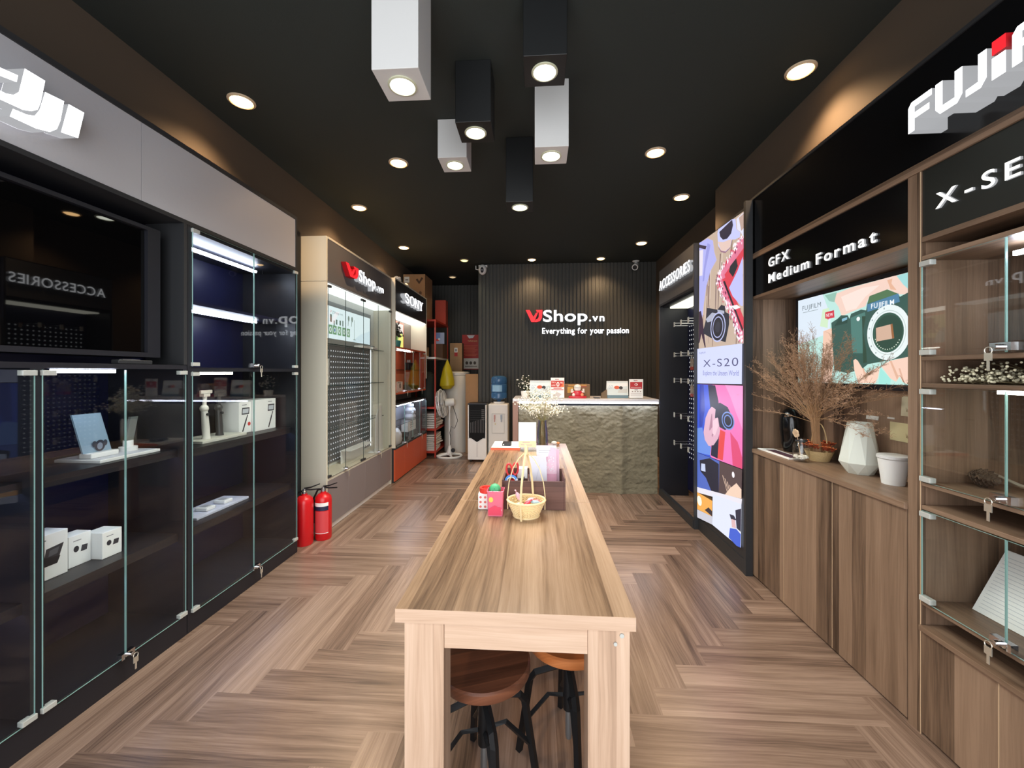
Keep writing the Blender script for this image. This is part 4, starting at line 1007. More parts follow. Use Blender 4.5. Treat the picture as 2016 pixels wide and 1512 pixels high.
MB().ball((0.485, 4.822, ZT+.055), .03, 0, 14, 8, (1, .6, 1)).build('belly', M_fs, t, smooth=True)
for s in (-1, 1):
    MB().tube([(0.485+s*.045, 4.84, ZT+.075), (0.485+s*.07, 4.83, ZT+.075), (0.485+s*.068, 4.825, ZT+.11)], [.016, .015, .012], 8).build('arm', M_fw, t, smooth=True)
    MB().ball((0.485+s*.05, 4.805, ZT+.04), .02, 0, 10, 6).build('foot', M_fs if s > 0 else M_fw, t, smooth=True)
MB().lathe(0.485, 4.845, [(.044, ZT+.13), (.043, ZT+.14), (.03, ZT+.158), (0, ZT+.165)], 18).build('cap', M_fw, t, smooth=True)
t = thing('wooden_block', 'small tilted wooden block beside the right camera board on the counter', 'block', (0.8, 4.86, ZT))
MB().prism([(0.765, 4.84, ZT), (0.832, 4.84, ZT), (0.832, 4.84, ZT+.10), (0.77, 4.84, ZT+.055)], (0, 0.05, 0)).build('block', pbr('dull_wood', (110,90,66), 0.6), t)
t = thing('card_reader', 'thin dark card reader lying in the middle of the counter', 'card reader', (0.7, 4.82, ZT))
MB().box(0.68, 0.745, 4.78, 4.90, ZT, ZT+0.012).build('body', M_frame, t, bevel=0.003)
MB().box(0.685, 0.74, 4.80, 4.85, ZT+0.0121, ZT+0.014).build('screen', M_steel, t)
t = thing('flower_bouquet', 'small white bouquet with dark green leaves at the left end of the counter', 'flowers', (-0.15, 5.14, ZT))
MB().lathe(-0.15, 5.14, [(0, ZT), (.045, ZT), (.055, ZT+.06), (.05, ZT+.07), (0, ZT+.065)], 16).build('pot', M_wpap, t, smooth=True)
lf = MB(); bl = MB()
for i in range(150):
    a = random.uniform(0, 6.28); e = random.uniform(-0.1, 1.4); r = random.uniform(0.03, 0.15)
    c = Vector((-0.15+r*math.cos(a)*math.cos(e), 5.14+r*math.sin(a)*math.cos(e)*0.8, ZT+0.09+r*math.sin(e)*1.2))
    d = Vector((random.uniform(-1, 1), random.uniform(-1, 1), random.uniform(-.5, 1))).normalized()*0.022; q = d.orthogonal().normalized()*0.009
    lf.poly([c-d, c+q, c+d, c-q])
    if i % 3 == 0: bl.ball(c*1.0+Vector((0, -0.012, 0.012)), 0.0085, 0, 6, 4)
lf.tube([(-0.15, 5.14, ZT+0.06), (-0.15, 5.14, ZT+0.12)], 0.01, 6)
lf.build('leaves', pbr('leaf_green', (38,50,34), 0.6), t, calc=False); bl.build('blossoms', pbr('petal_white', (240,238,230), 0.7), t, smooth=True)

# ================================================================ CEILING: recessed downlights and pendant boxes
M_warm = emit('downlight_lens_warm', (255,204,140), 11.0)
M_ring = pbr('downlight_ring', (214,190,160), 0.4)
def downlight(label, x, y, r=0.085, power=1.0, warm=(1.0, 0.66, 0.36), lens=None):
    t = thing('recessed_downlight', label, 'ceiling light', (x, y, ZC), 0, 'recessed ceiling downlights')
    MB().lathe(x, y, [(r, ZC-0.0005), (r, ZC-0.006), (r*0.84, ZC-0.012), (r*0.78, ZC-0.006), (r*0.78, ZC-0.0005)], 28).build('trim_ring', M_ring, t, smooth=True)
    MB().lathe(x, y, [(0, ZC-0.024), (r*0.4, ZC-0.022), (r*0.65, ZC-0.016), (r*0.775, ZC-0.005), (r*0.775, ZC-0.001), (0, ZC-0.001)], 24).build('lens', lens or M_warm, t, smooth=True)
    l = bpy.data.lights.new('downlight_beam', 'SPOT'); l.energy = WARM_W*power; l.color = warm
    l.spot_size = math.radians(130); l.spot_blend = 0.85; l.shadow_soft_size = 0.05
    o = bpy.data.objects.new('downlight_beam', l); C.objects.link(o); o.parent = t; o.location = (0, 0, -0.085)
M_dim = emit('downlight_lens_yellow', (226,226,150), 2.2)
for lab, x, y in (
    ('warm recessed ceiling downlight at the left, nearest the camera, above the aluminium fascia', -2.02, 2.63),
    ('warm recessed ceiling downlight above the near end of the cream cabinet', -2.0, 4.41),
    ('warm recessed ceiling downlight above the orange cabinet', -1.977, 5.86),
    ('warm recessed ceiling downlight between the left wall and the white pendant boxes', -1.225, 3.49),
    ('warm recessed ceiling downlight at the right, nearest the camera, above the glossy black fascia', 1.62, 2.575),
    ('warm recessed ceiling downlight to the right of the pendant boxes', 1.0, 3.46),
    ('warm recessed ceiling downlight above the tall lightbox on the right', 1.53, 4.36),
    ('warm recessed ceiling downlight above the accessories cabinet, deep on the right', 1.5, 5.87)):
    downlight(lab, x, y)
for lab, x, y in (('recessed downlight washing the slatted wall above the red logo', -0.084, 6.62), ('recessed downlight washing the slatted wall right of the shop sign', 1.04, 6.62)):
    downlight(lab, x, y, 0.075, 0.55)
downlight('dim yellow recessed downlight left of the white dome security camera', -1.2, 6.59, 0.075, 0.15, (1, 0.9, 0.6), M_dim)
downlight('dim recessed downlight deep in the alcove behind the slatted wall', -1.64, 7.73, 0.075, 0.12, (1, 0.8, 0.55), emit('downlight_lens_faint', (206,180,140), 1.1))

M_pw = pbr('pendant_white', (214,214,212), 0.5)
M_pb = pbr('pendant_black', (13,15,16), 0.5)
M_cool = emit('pendant_lens', (252,255,240), 8.0)
M_pring = pbr('pendant_ring', (206,208,180), 0.3)
def pendant(label, x, y, zb, white, w=0.215):
    t = thing('box_pendant_light', label, 'ceiling light', (x, y, ZC), 0, 'square box ceiling lights')
    h = w/2
    MB().box(x-h, x+h, y-h, y+h, zb, ZC-0.0005).build('housing', M_pw if white else M_pb, t, bevel=0.003)
    r = 0.068
    MB().lathe(x, y, [(r, zb-0.0005), (r, zb-0.005), (r*0.86, zb-0.008), (r*0.8, zb-0.0005)], 30).build('trim_ring', M_pring, t, smooth=True)
    MB().lathe(x, y, [(0, zb-0.004), (r*0.79, zb-0.004), (r*0.79, zb-0.0006), (0, zb-0.0006)], 26).build('lens', M_cool, t)
    l = bpy.data.lights.new('pendant_beam', 'SPOT'); l.energy = PEND_W; l.color = (0.97, 1.0, 0.93)
    l.spot_size = math.radians(140); l.spot_blend = 0.8; l.shadow_soft_size = 0.06
    o = bpy.data.objects.new('pendant_beam', l); C.objects.link(o); o.parent = t; o.location = (0, 0, zb-ZC-0.015)
pendant('longest white box ceiling light, nearest the camera at upper left of the group', -0.6355, 1.868, 2.76, True)
pendant('shortest white box ceiling light, partly hidden by the black box in front of it', -0.621, 3.018, 2.976, True)
pendant('white box ceiling light at the right of the group', 0.0935, 2.661, 2.83, True)
pendant('black box ceiling light standing in front of the shortest white one', -0.38, 2.476, 2.89, False)
pendant('black box ceiling light cut by the top of the photo, above the right white box', 0.04, 2.073, 2.948, False)
pendant('black box ceiling light farthest from the camera', -0.138, 3.275, 2.748, False)

# ================================================================ RIGHT: accessories cabinet
XA, XAB = 1.40, 1.72
ya, yb = 3.672, 4.69
t = thing('display_cabinet', 'black pegboard cabinet with a grey fascia under the white accessories letters', 'cabinet', (1.58, 4.17, 0))
MB().box(XA, XAB, ya, ya+0.016, 0, 2.55).build('side_panel', M_frame, t)
MB().box(XA, XAB, yb-0.02, yb, 0, 2.19).build('side_panel', M_blk, t)
MB().box(XA, XA+0.004, yb-0.001, yb+0.012, 0.1, 2.17).build('edge_strip', pbr('dull_metal_edge', (120,122,120), 0.4, 0.6), t)
MB().box(XA-0.002, XA+0.02, ya+0.0165, yb, 2.17, 2.55).build('fascia', pbr('satin_grey_fascia', (112,112,114), 0.35, 0.4), t)
MB().box(XA, XAB, ya+0.0165, yb, 2.551, 2.56).build('top_panel', M_frame, t)
MB().box(XA-0.004, XA+0.03, ya+0.0165, yb, 2.145, 2.169).build('rail', M_blk, t)
MB().box(XA+0.10, XAB-0.02, ya+0.10, yb-0.06, 2.12, 2.135).build('light_panel', emit('cabinet_light_panel', (238,236,218), 2.2), t)
MB().box(XA+0.031, XAB, ya+0.0165, yb-0.021, 2.1355, 2.15).build('ceiling_panel', M_blk, t)
MB().box(XA-0.006, XA+0.03, ya+0.0165, yb, 0, 0.075).build('plinth', M_frame, t)
pg = MB().box(XAB, XAB-0.012, ya+0.0165, yb-0.021, 0.076, 2.12).build('pegboard', M_navy, t)
hs = MB(); yy = ya+0.10
while yy < yb-0.05:
    z = 0.45
    while z < 1.96:
        hs.poly([(XAB-0.0126, yy+0.009*math.cos(q*math.pi/4), z+0.009*math.sin(q*math.pi/4)) for q in range(8)], 0); z += 0.0505
    yy += 0.052
hs.build('peg_hole', M_hole, pg, calc=False)['kind'] = 'stuff'
t = thing('accessories_sign', 'illuminated white accessories letters on the grey fascia of the pegboard cabinet', 'sign', (1.37, 4.1, 2.3))
letters('ACCESSORIES', (XA-0.004, 4.585, 2.312), (0, -1, 0), (-1, 0, 0), 0.90, 0.105, 0.03, t, 0.004, 0.13)
# pegboard hooks, four rows of three; packets on two rows
rows = ((1.90, 'top'), (1.575, 'second'), (1.30, 'third'), (0.93, 'fourth'), (0.63, 'lowest'))
cols = ((4.42, 'far'), (4.22, 'middle'), (4.02, 'near'))
proto = None
for z, rn in rows:
    for y, cn in cols:
        lab = 'chrome double-wire hook, %s row of the pegboard, %s column' % (rn, cn)
        if proto is None:
            proto = thing('peg_hook', lab, 'hook', (XAB-0.013, y, z), 0, 'chrome hooks on the pegboard')
            mb = MB()
            for dz in (0.0, 0.028): mb.tube([(-0.001, 0, dz), (-0.225, 0, dz)], 0.0028, 6)
            mb.build('wire', M_chrome, proto, local=True)
            MB().box(-0.233, -0.228, -0.016, 0.016, -0.012, 0.04).build('price_tag', M_clip, proto, local=True)
            MB().box(-0.004, -0.0005, -0.016, 0.016, -0.012, 0.04).build('back_plate', M_chrome, proto, local=True)
        else: dup(proto, (XAB-0.013, y, z), None, lab)
pk = None
for z, rn in ((1.575, 'second'), (1.30, 'third')):
    for y, cn in cols[1:]:
        for k in range(4):
            x = XAB-0.05-0.028*k
            lab = 'small clear packet with a red base on the %s hook of the %s row' % (cn, rn)
            if pk is None:
                pk = thing('blister_packet', lab, 'packet', (x, y, z))
                MB().box(-0.005, 0.005, -0.03, 0.03, -0.118, -0.035).build('bubble', pbr('packet_clear', (150,140,132), 0.2), pk, local=True)
                MB().box(-0.006, 0.006, -0.031, 0.031, -0.15, -0.1185).build('card', pbr('packet_red', (150,56,50), 0.5), pk, local=True)
                MB().box(-0.0015, 0.0015, -0.008, 0.008, -0.0348, -0.003).build('hanger', M_clip, pk, local=True)
                q = pk
            else: q = dup(pk, (x, y, z), None, lab)
            q['group'] = 'packets on the %s hook of the %s row' % (cn, rn)

# ================================================================ RIGHT: tall lightbox advertisement
XX = 1.44
t = thing('lightbox', 'tall backlit camera advertisement with a cup, a scarf and a model number', 'lightbox', (1.55, 3.38, 0))
fr = MB().box(XX-0.008, 1.4785, 2.85, 2.8795, 0, 2.58)
fr.build('frame_post', M_frame, t)
MB().box(XX-0.004, 1.479, 2.88, 3.665, 0, 0.10).build('plinth', M_frame, t)
MB().box(XX+0.001, 1.479, 2.88, 3.665, 0.1005, 2.545).build('light_case', M_frame, t)
struct('trim_2', MB().box(1.4805, 1.819, 2.93, 3.665, 0.0, 2.56), M_blk)
f = Flat('x', XX, -1, 1.0)
K = '1360,400,4.2'
f.poly((196,174,156), [(3.656,2.547),(2.882,2.523),(2.890,1.601),(3.675,1.609)])
for i in range(46):                                                        # weathered board grain
    u = 0.05+0.9*random.random(); w_ = 0.004+0.01*random.random(); za = random.uniform(1.545, 2.176); zb_ = za+random.uniform(0.1, 0.35)
    y_ = 3.665-u*0.776
    f.poly(random.choice(((150,124,112),(214,196,184),(170,146,140),(120,98,96))), [(y_, za), (y_-w_, za), (y_-w_*1.4-0.02, zb_), (y_-0.016, zb_)])
f.poly((176,178,238), [(3.656,2.547),(3.485,2.532),(3.380,2.478),(3.357,2.382),(3.314,2.301),(3.426,2.242),(3.509,2.129),(3.558,1.993),(3.584,1.893),(3.656,1.817)])
f.poly((150,152,220), [(3.485,2.491),(3.426,2.457),(3.533,2.269),(3.553,2.190),(3.584,2.187),(3.553,2.316)])
f.poly((228,220,232), [(3.656,2.480),(3.573,2.462),(3.589,2.243),(3.656,2.253)])
f.poly((52,44,70), [(3.656,2.534),(3.504,2.471),(3.524,2.450),(3.656,2.504)])
f.poly((60,40,60), [(3.662,1.936),(3.622,1.941),(3.584,1.861),(3.521,1.615),(3.538,1.610),(3.609,1.737),(3.648,1.666),(3.667,1.657)])
f.poly((196,200,246), [(3.298,2.509),(3.281,2.536),(3.054,2.530),(3.006,2.513),(2.992,2.433),(2.936,2.392),(2.943,2.360),(3.009,2.365),(3.060,2.382),(3.082,2.335),(3.159,2.322),(3.229,2.348),(3.286,2.408)])
f.poly((224,196,186), [(3.290,2.440),(3.199,2.407),(3.067,2.388),(3.082,2.335),(3.163,2.325),(3.235,2.353)])
f.poly((150,110,130), [(3.286,2.399),(3.235,2.353),(3.159,2.322),(3.082,2.333),(3.097,2.322),(3.163,2.312),(3.239,2.342)])
f.poly((36,36,60), [(3.264,2.508),(3.056,2.527),(3.042,2.482),(3.071,2.430),(3.135,2.412),(3.203,2.427),(3.250,2.467)])
f.poly((222,222,240), [(2.992,2.508),(2.882,2.514),(2.882,2.323),(2.931,2.391),(2.983,2.430)])
f.poly((186,160,150), [(2.957,2.503),(2.882,2.508),(2.882,2.407),(2.923,2.396)])
f.poly((222,120,150), [(2.931,2.356),(2.882,2.330),(2.882,2.222),(3.082,2.128),(3.199,2.110),(2.890,1.685),(2.898,1.606),(2.957,1.623),(3.082,1.849),(3.292,2.112),(3.292,2.169),(3.101,2.259)])
SC = [(2.910,2.341),(3.073,2.260),(3.260,2.171),(3.269,2.111),(3.159,1.971),(3.067,1.847),(2.983,1.721),(2.910,1.619)]
def specks(n):
    for i in range(n):
        k_ = random.randint(0, len(SC)-2); q_ = random.random()
        yq = SC[k_][0]+(SC[k_+1][0]-SC[k_][0])*q_+random.uniform(-0.035, 0.035)
        zq = SC[k_][1]+(SC[k_+1][1]-SC[k_][1])*q_+random.uniform(-0.02, 0.02)
        if yq < 2.885: continue
        r_ = random.uniform(0.007, 0.014)
        f.poly(random.choice(((248,236,244),(250,244,250),(240,214,228),(120,40,80),(206,60,90))), [(yq-r_, zq), (yq, zq-r_*1.2), (yq+r_, zq+r_*0.5), (yq, zq+r_*1.3)])
f.poly((216,66,84), [(3.175,2.150),(2.890,2.267),(2.882,2.197),(3.082,2.029),(3.139,2.078)])
f.poly((34,42,52), [(3.086,2.192),(2.995,2.224),(2.971,2.162),(3.042,2.099),(3.105,2.155)])
f.poly((216,66,84), [(3.215,2.123),(3.139,2.123),(2.957,1.873),(2.880,1.768),(2.880,1.709),(2.923,1.697)])
f.poly((36,26,44), [(3.199,2.100),(3.171,2.103),(2.896,1.703),(2.906,1.685)])
specks(230)
f.poly((244,240,250), [(3.054,1.889),(2.965,1.883),(2.915,1.856),(2.992,1.853)])
f.poly((190,192,246), [(2.882,2.205),(2.957,2.123),(3.082,2.029),(3.027,1.956),(2.906,1.865),(2.882,1.861)])
f.poly((34,38,52), [(3.558,1.738),(3.497,1.839),(3.473,1.943),(3.403,1.927),(3.271,1.896),(3.209,1.924),(3.149,1.905),(3.139,1.857),(3.082,1.835),(3.082,1.759),(3.139,1.628),(3.260,1.656),(3.369,1.675)])
f.poly((172,176,194), [(3.497,1.850),(3.373,1.888),(3.277,1.867),(3.378,1.818),(3.461,1.819)])
f.poly((172,176,194), [(3.277,1.897),(3.159,1.870),(3.159,1.847),(3.269,1.869)])
def ringsp(c, lst):
    for rgb, ra, rz in lst: f.ell(rgb, c, ra, rz, 32)
ringsp([(3.269,1.757)][0], (((186,192,232), .132, .118), ((30,32,48), .118, .106), ((176,182,224), .092, .085), ((26,28,40), .082, .076), ((46,48,62), .045, .042)))
f.poly((208,214,250), [(3.675,1.609),(2.890,1.601),(2.895,1.318),(3.680,1.301)])
f.text((70,70,112), 'X-S20', 3.545, 1.446, 0.60, 0.064, -0.006, 0.16)
f.text((120,124,186), 'Explore the Unseen World', 3.55, 1.376, 0.61, 0.04, 0.0, 0.06)
f.text((120,124,170), 'FUJIFILM', 3.632, 1.561, 0.13, 0.016)
f.poly((238,118,186), [(3.680,1.294),(2.881,1.306),(2.890,0.726),(3.694,0.687)])
f.poly((246,150,206), [(3.144,1.303),(2.881,1.306),(2.884,1.002),(2.969,1.100),(3.064,1.223)])
f.poly((222,74,120), [(3.064,0.958),(2.951,0.902),(2.890,0.806),(2.890,0.726),(3.025,0.721)])
f.poly((228,70,74), [(3.228,0.953),(3.140,0.947),(3.181,0.722),(3.283,0.717)])
f.poly((52,86,212), [(3.680,1.294),(3.364,1.298),(3.318,1.141),(3.364,0.955),(3.512,0.826),(3.388,0.700),(3.694,0.687)])
f.poly((36,60,170), [(3.619,1.290),(3.538,1.293),(3.512,1.087),(3.565,0.928),(3.632,0.918)])
f.poly((24,28,58), [(3.449,1.296),(3.313,1.295),(3.255,1.171),(3.239,0.952),(3.272,0.717),(3.393,0.718),(3.364,0.934)])
f.poly((104,142,226), [(3.680,0.901),(3.565,0.922),(3.512,0.826),(3.388,0.784),(3.407,0.715),(3.680,0.686)])
f.poly((26,30,58), [(3.318,1.141),(3.228,1.163),(3.103,1.139),(3.035,1.075),(3.044,1.008),(3.144,0.961),(3.239,0.972),(3.272,1.038),(3.318,1.084)])
f.poly((222,176,196), [(3.436,1.083),(3.376,1.120),(3.306,1.104),(3.318,1.033),(3.261,1.039),(3.228,0.943),(3.261,0.878),(3.341,0.811),(3.436,0.786),(3.512,0.826),(3.538,0.887),(3.499,1.012)])
f.poly((178,128,152), [(3.383,1.057),(3.369,1.063),(3.364,0.955),(3.417,0.916),(3.427,0.925)])
f.poly((178,128,152), [(3.318,1.028),(3.304,1.029),(3.313,0.941),(3.364,0.872),(3.378,0.880)])
f.poly((240,200,214), [(3.352,1.008),(3.272,1.043),(3.255,0.980),(3.318,0.889),(3.364,0.903)])
ringsp([(3.099,1.037)][0], (((120,150,220), .10, .068), ((24,28,54), .086, .058), ((110,140,210), .064, .045), ((20,24,46), .05, .036)))
f.poly((78,104,190), [(3.694,0.684),(3.239,0.704),(3.250,0.446),(3.697,0.373)])
f.poly((22,24,48), [(3.619,0.629),(3.412,0.690),(3.250,0.679),(3.250,0.448),(3.388,0.428),(3.487,0.507),(3.605,0.537)])
f.poly((196,206,236), [(3.586,0.608),(3.507,0.621),(3.497,0.556),(3.591,0.546)])
f.poly((82,64,66), [(3.239,0.704),(2.890,0.721),(2.898,0.517),(3.250,0.456)])
for i in range(7):
    a_ = i/6
    f.poly((232,198,176), [(p[0], p[1]) for p in [(3.19-0.227*a_, 0.61-0.087*a_), (3.176-0.227*a_, 0.605-0.087*a_), (2.992-0.048*a_, 0.333-0.01*a_), (2.997-0.048*a_, 0.338)]])
f.ell((250,244,250), [(3.016,0.654)][0], 0.02, 0.022, 14)
f.poly((238,206,184), [(3.064,0.542),(2.969,0.606),(2.898,0.581),(2.898,0.517),(3.144,0.471)])
f.poly((230,226,236), [(3.697,0.373),(2.890,0.517),(2.898,0.474),(3.697,0.325)])
f.poly((240,172,84), [(3.697,0.331),(3.364,0.352),(3.371,0.224),(3.691,0.178)])
f.ell((255,246,226), [(3.624,0.271)][0], 0.05, 0.042, 18)
f.poly((46,40,52), [(3.512,0.228),(3.436,0.275),(3.369,0.267),(3.371,0.224)])
f.poly((200,200,212), [(3.691,0.176),(3.364,0.225),(3.364,0.159),(3.669,0.108)])
f.poly((222,227,248), [(3.357,0.411),(2.898,0.478),(2.907,0.171),(2.951,0.165),(3.364,0.159)])
f.poly((38,40,62), [(2.984,0.407),(2.902,0.446),(2.907,0.281),(2.966,0.285)])
f.poly((40,44,66), [(3.072,0.349),(3.003,0.361),(2.969,0.341),(3.044,0.313)])
f.poly((222,182,184), [(3.044,0.322),(2.984,0.335),(2.973,0.280),(3.035,0.265)])
f.poly((62,96,206), [(3.064,0.247),(2.969,0.277),(2.907,0.265),(2.912,0.169),(2.969,0.158),(3.083,0.170)])
f.build('picture', t)

# ================================================================ RIGHT: wooden camera cabinets
XF, XFB = 1.485, 1.775
M_bl2 = pbr('fascia_black', (10,10,12), 0.16)
t = thing('sign_fascia', 'glossy black fascia running above the wooden cabinets on the right', 'fascia', (1.6, 1.8, 2.22))
MB().box(XF, XF+0.02, 0.62, 2.924, 2.214, 2.585).build('fascia_panel', M_bl2, t)
MB().box(XF-0.006, 1.80, 0.62, 2.924, 2.5855, 2.60).box(XF-0.006, XF+0.02, 2.895, 2.9245, 0.0, 2.585).build('black_trim', M_frame, t)
MB().box(XF-0.004, XFB, 0.62, 2.894, 2.178, 2.2135).build('wood_rail', M_caby, t)
t = thing('brand_sign', 'large illuminated white letters with a red dot on the glossy black fascia', 'sign', (1.42, 1.2, 2.28))
XL_ = 1.37
def rl(nm, pts, face=None, side=None):
    P = [(XL_, a, 2.28+b*0.108) for a, b in pts]; Q = [(XF-0.001, a, c) for _, a, c in P]
    MB().poly(P, 0).add(P+Q, [(i, (i+1) % len(P), len(P)+(i+1) % len(P), len(P)+i) for i in range(len(P))], 1).build(nm, [face or M_sign, side or M_signs], t)
y = 1.571
rl('letter', [(y,0),(y,.85),(y-.012,1),(y-.088,1),(y-.088,.80),(y-.024,.80),(y-.024,.60),(y-.08,.60),(y-.08,.40),(y-.024,.40),(y-.024,0)])
y = 1.470
rl('letter', [(y,1),(y,.2),(y-.016,0),(y-.072,0),(y-.088,.2),(y-.088,1),(y-.064,1),(y-.064,.22),(y-.024,.22),(y-.024,1)])
y = 1.372
rl('letter', [(y,0),(y,.2),(y-.036,.22),(y-.036,1),(y-.06,1),(y-.06,.2),(y-.044,0)])
y = 1.298
rl('letter', [(y,0),(y,.60),(y-.036,.60),(y-.036,0)])
rl('dot', [(y,.68),(y,1.06),(y-.036,1.06),(y-.036,.68)], M_signred, M_signreds)
y = 1.246
rl('letter', [(y,0),(y,.85),(y-.012,1),(y-.088,1),(y-.088,.80),(y-.024,.80),(y-.024,.60),(y-.08,.60),(y-.08,.40),(y-.024,.40),(y-.024,0)])
y = 1.144
rl('letter', [(y,0),(y,1),(y-.024,1),(y-.024,0)])
y = 1.102
rl('letter', [(y,0),(y,1),(y-.024,1),(y-.024,.2),(y-.076,.2),(y-.076,0)])
y = 1.012
rl('letter', [(y,0),(y,1),(y-.03,1),(y-.055,.4),(y-.08,1),(y-.11,1),(y-.11,0),(y-.086,0),(y-.086,.6),(y-.062,.1),(y-.048,.1),(y-.024,.6),(y-.024,0)])

# medium-format unit
ya, yb = 1.705, 2.894
t = thing('display_cabinet', 'wooden cabinet with an open niche, wall screen and three tall base doors', 'cabinet', (1.62, 2.3, 0))
MB().box(XF, XFB, 1.648, ya, 0.0, 2.1775).build('side_panel', M_cab, t, bevel=0.001)
MB().box(XF-0.0015, XF, 1.649, 1.652, 0.0, 2.1775).build('edge_band', M_edge, t)
MB().box(XF-0.002, XFB, yb-0.018, yb, 0, 2.1775).build('side_panel', M_cab, t)
MB().box(XF+0.004, XF+0.02, ya+0.0005, yb-0.0185, 1.922, 2.1775).build('fascia', M_bl2, t)
MB().box(XF, XFB, ya+0.0005, yb-0.0185, 1.902, 1.9215).build('top_board', M_caby, t)
MB().box(XFB-0.015, XFB, ya+0.0005, yb-0.0185, 0.878, 1.9015).build('back_panel', M_cab, t)
MB().box(XF-0.012, XFB, ya+0.0005, yb-0.0005, 0.85, 0.877).build('counter_board', M_caby, t, bevel=0.002)
es = (ya+0.001, 2.115, 2.512, yb-0.019)
for i in range(3):
    d = MB().box(XF-0.001, XF+0.017, es[i]+0.003, es[i+1]-0.0008, 0.012, 0.849).build('base_door', M_cab, t)
    if i: MB().box(XF-0.0018, XF+0.0165, es[i]+0.0005, es[i]+0.0029, 0.012, 0.849).build('edge_band', M_edge, d)
MB().box(XF+0.0175, XFB, ya+0.001, yb-0.019, 0.0, 0.849).build('base', pbr('dark_void', (30,26,22), 0.8), t)
t = thing('lit_lettering', 'white raised two-line lettering on the black fascia above the niche', 'sign', (1.48, 2.3, 2.0))
letters('GFX', (XF+0.003, 2.668, 2.072), (0, -1, 0), (-1, 0, 0), 0.205, 0.058, 0.008, t, 0.012, 0.22, emit('letter_face', (246,244,238), 1.6))
letters('Medium Format', (XF+0.003, 2.668, 1.972), (0, -1, 0), (-1, 0, 0), 0.818, 0.058, 0.008, t, 0.012, 0.22, emit('letter_face', (246,244,238), 1.6))
# screen in the niche
XSc = 1.742
t = thing('wall_screen', 'wall screen showing a camera held in two hands, inside the wooden niche', 'screen', (1.75, 2.3, 1.3))
MB().box(XSc+0.001, XFB-0.016, 1.83, 2.822, 1.31, 1.895).build('case', M_blk, t)
f = Flat('x', XSc, -1, 1.0)
f.poly((186,226,218), [(2.793,1.877),(2.000,1.870),(1.837,1.870),(1.837,1.340),(2.000,1.340),(2.793,1.334)])
f.poly((216,228,240), [(2.793,1.877),(2.564,1.876),(2.494,1.733),(2.508,1.634),(2.793,1.584)])
f.poly((206,230,196), [(2.564,1.784),(2.508,1.785),(2.522,1.666),(2.586,1.684)])
f.poly((238,206,192), [(2.467,1.857),(2.341,1.871),(2.082,1.871),(2.000,1.869),(2.000,1.767),(2.046,1.776),(2.106,1.812),(2.217,1.800),(2.244,1.751),(2.341,1.735),(2.409,1.721),(2.434,1.778),(2.467,1.818)])
f.poly((248,222,212), [(2.415,1.833),(2.261,1.853),(2.155,1.844),(2.244,1.801),(2.306,1.748),(2.377,1.745)])
f.poly((226,178,150), [(2.111,1.859),(2.082,1.861),(2.087,1.837),(2.059,1.799),(2.092,1.809)])
f.poly((160,214,214), [(2.059,1.869),(2.000,1.869),(2.000,1.794),(2.024,1.819)])
f.poly((146,190,174), [(2.544,1.866),(2.447,1.867),(2.466,1.812),(2.508,1.825)])
f.poly((236,196,174), [(2.557,1.650),(2.487,1.662),(2.467,1.562),(2.481,1.414),(2.494,1.339),(2.579,1.337),(2.564,1.517)])
f.poly((54,88,80), [(2.491,1.693),(2.441,1.711),(2.415,1.727),(2.365,1.720),(2.353,1.699),(2.341,1.725),(2.272,1.738),(2.239,1.728),(2.233,1.759),(2.217,1.800),(2.111,1.813),(2.050,1.780),(2.041,1.763),(2.000,1.775),(1.837,1.782),(1.837,1.497),(2.000,1.472),(2.228,1.443),(2.261,1.421),(2.365,1.394),(2.467,1.414),(2.481,1.562)])
f.poly((84,118,84), [(2.217,1.800),(2.111,1.813),(2.050,1.780),(2.228,1.762)])
f.poly((78,124,116), [(2.344,1.703),(2.247,1.721),(2.244,1.698),(2.261,1.628),(2.261,1.502),(2.335,1.506)])
f.poly((40,70,62), [(2.434,1.710),(2.365,1.715),(2.368,1.677),(2.467,1.670)])
f.poly((130,180,200), [(2.409,1.706),(2.368,1.711),(2.370,1.697),(2.406,1.689)])
f.poly((46,72,58), [(2.266,1.701),(2.241,1.698),(2.258,1.619),(2.239,1.524),(2.233,1.452),(2.258,1.448)])
f.poly((80,128,160), [(2.233,1.759),(2.048,1.781),(2.041,1.739),(2.230,1.719)])
f.ell((236,242,240), [(2.291,1.690)][0], 0.012, 0.012, 14)
cc_ = [(2.108,1.598)][0]
f.ell((228,238,238), cc_, .124, .137, 40).ell((196,210,208), cc_, .101, .111, 40).ell((228,238,238), cc_, .097, .107, 40).ell((50,88,74), cc_, .089, .099, 40).ell((38,70,58), (cc_[0]-.004, cc_[1]), .079, .088, 40)
for i in range(9):
    a_ = math.radians(100+i*22); f.ell((150,166,166), (cc_[0]-.112*math.cos(a_), cc_[1]+.124*math.sin(a_)), .004, .005, 8)
f.poly((206,172,150), [(2.176,1.628),(2.082,1.638),(2.072,1.566),(2.174,1.558)])
f.poly((150,98,60), [(2.091,1.637),(2.080,1.639),(2.070,1.567),(2.082,1.565)])
for i in range(14):
    a_ = math.radians(200+i*10); f.ell((214,226,206), (cc_[0]-.076*math.cos(a_), cc_[1]+.084*math.sin(a_)), .003, .003, 8)
f.poly((244,206,186), [(2.323,1.466),(2.309,1.473),(2.294,1.465),(2.261,1.421),(2.233,1.395),(2.150,1.433),(2.163,1.373),(2.180,1.343),(2.289,1.340),(2.317,1.413)])
f.poly((240,204,186), [(2.145,1.433),(2.092,1.457),(2.000,1.472),(1.837,1.497),(1.837,1.341),(2.000,1.344),(2.024,1.355),(2.041,1.379),(2.059,1.354),(2.092,1.370)])
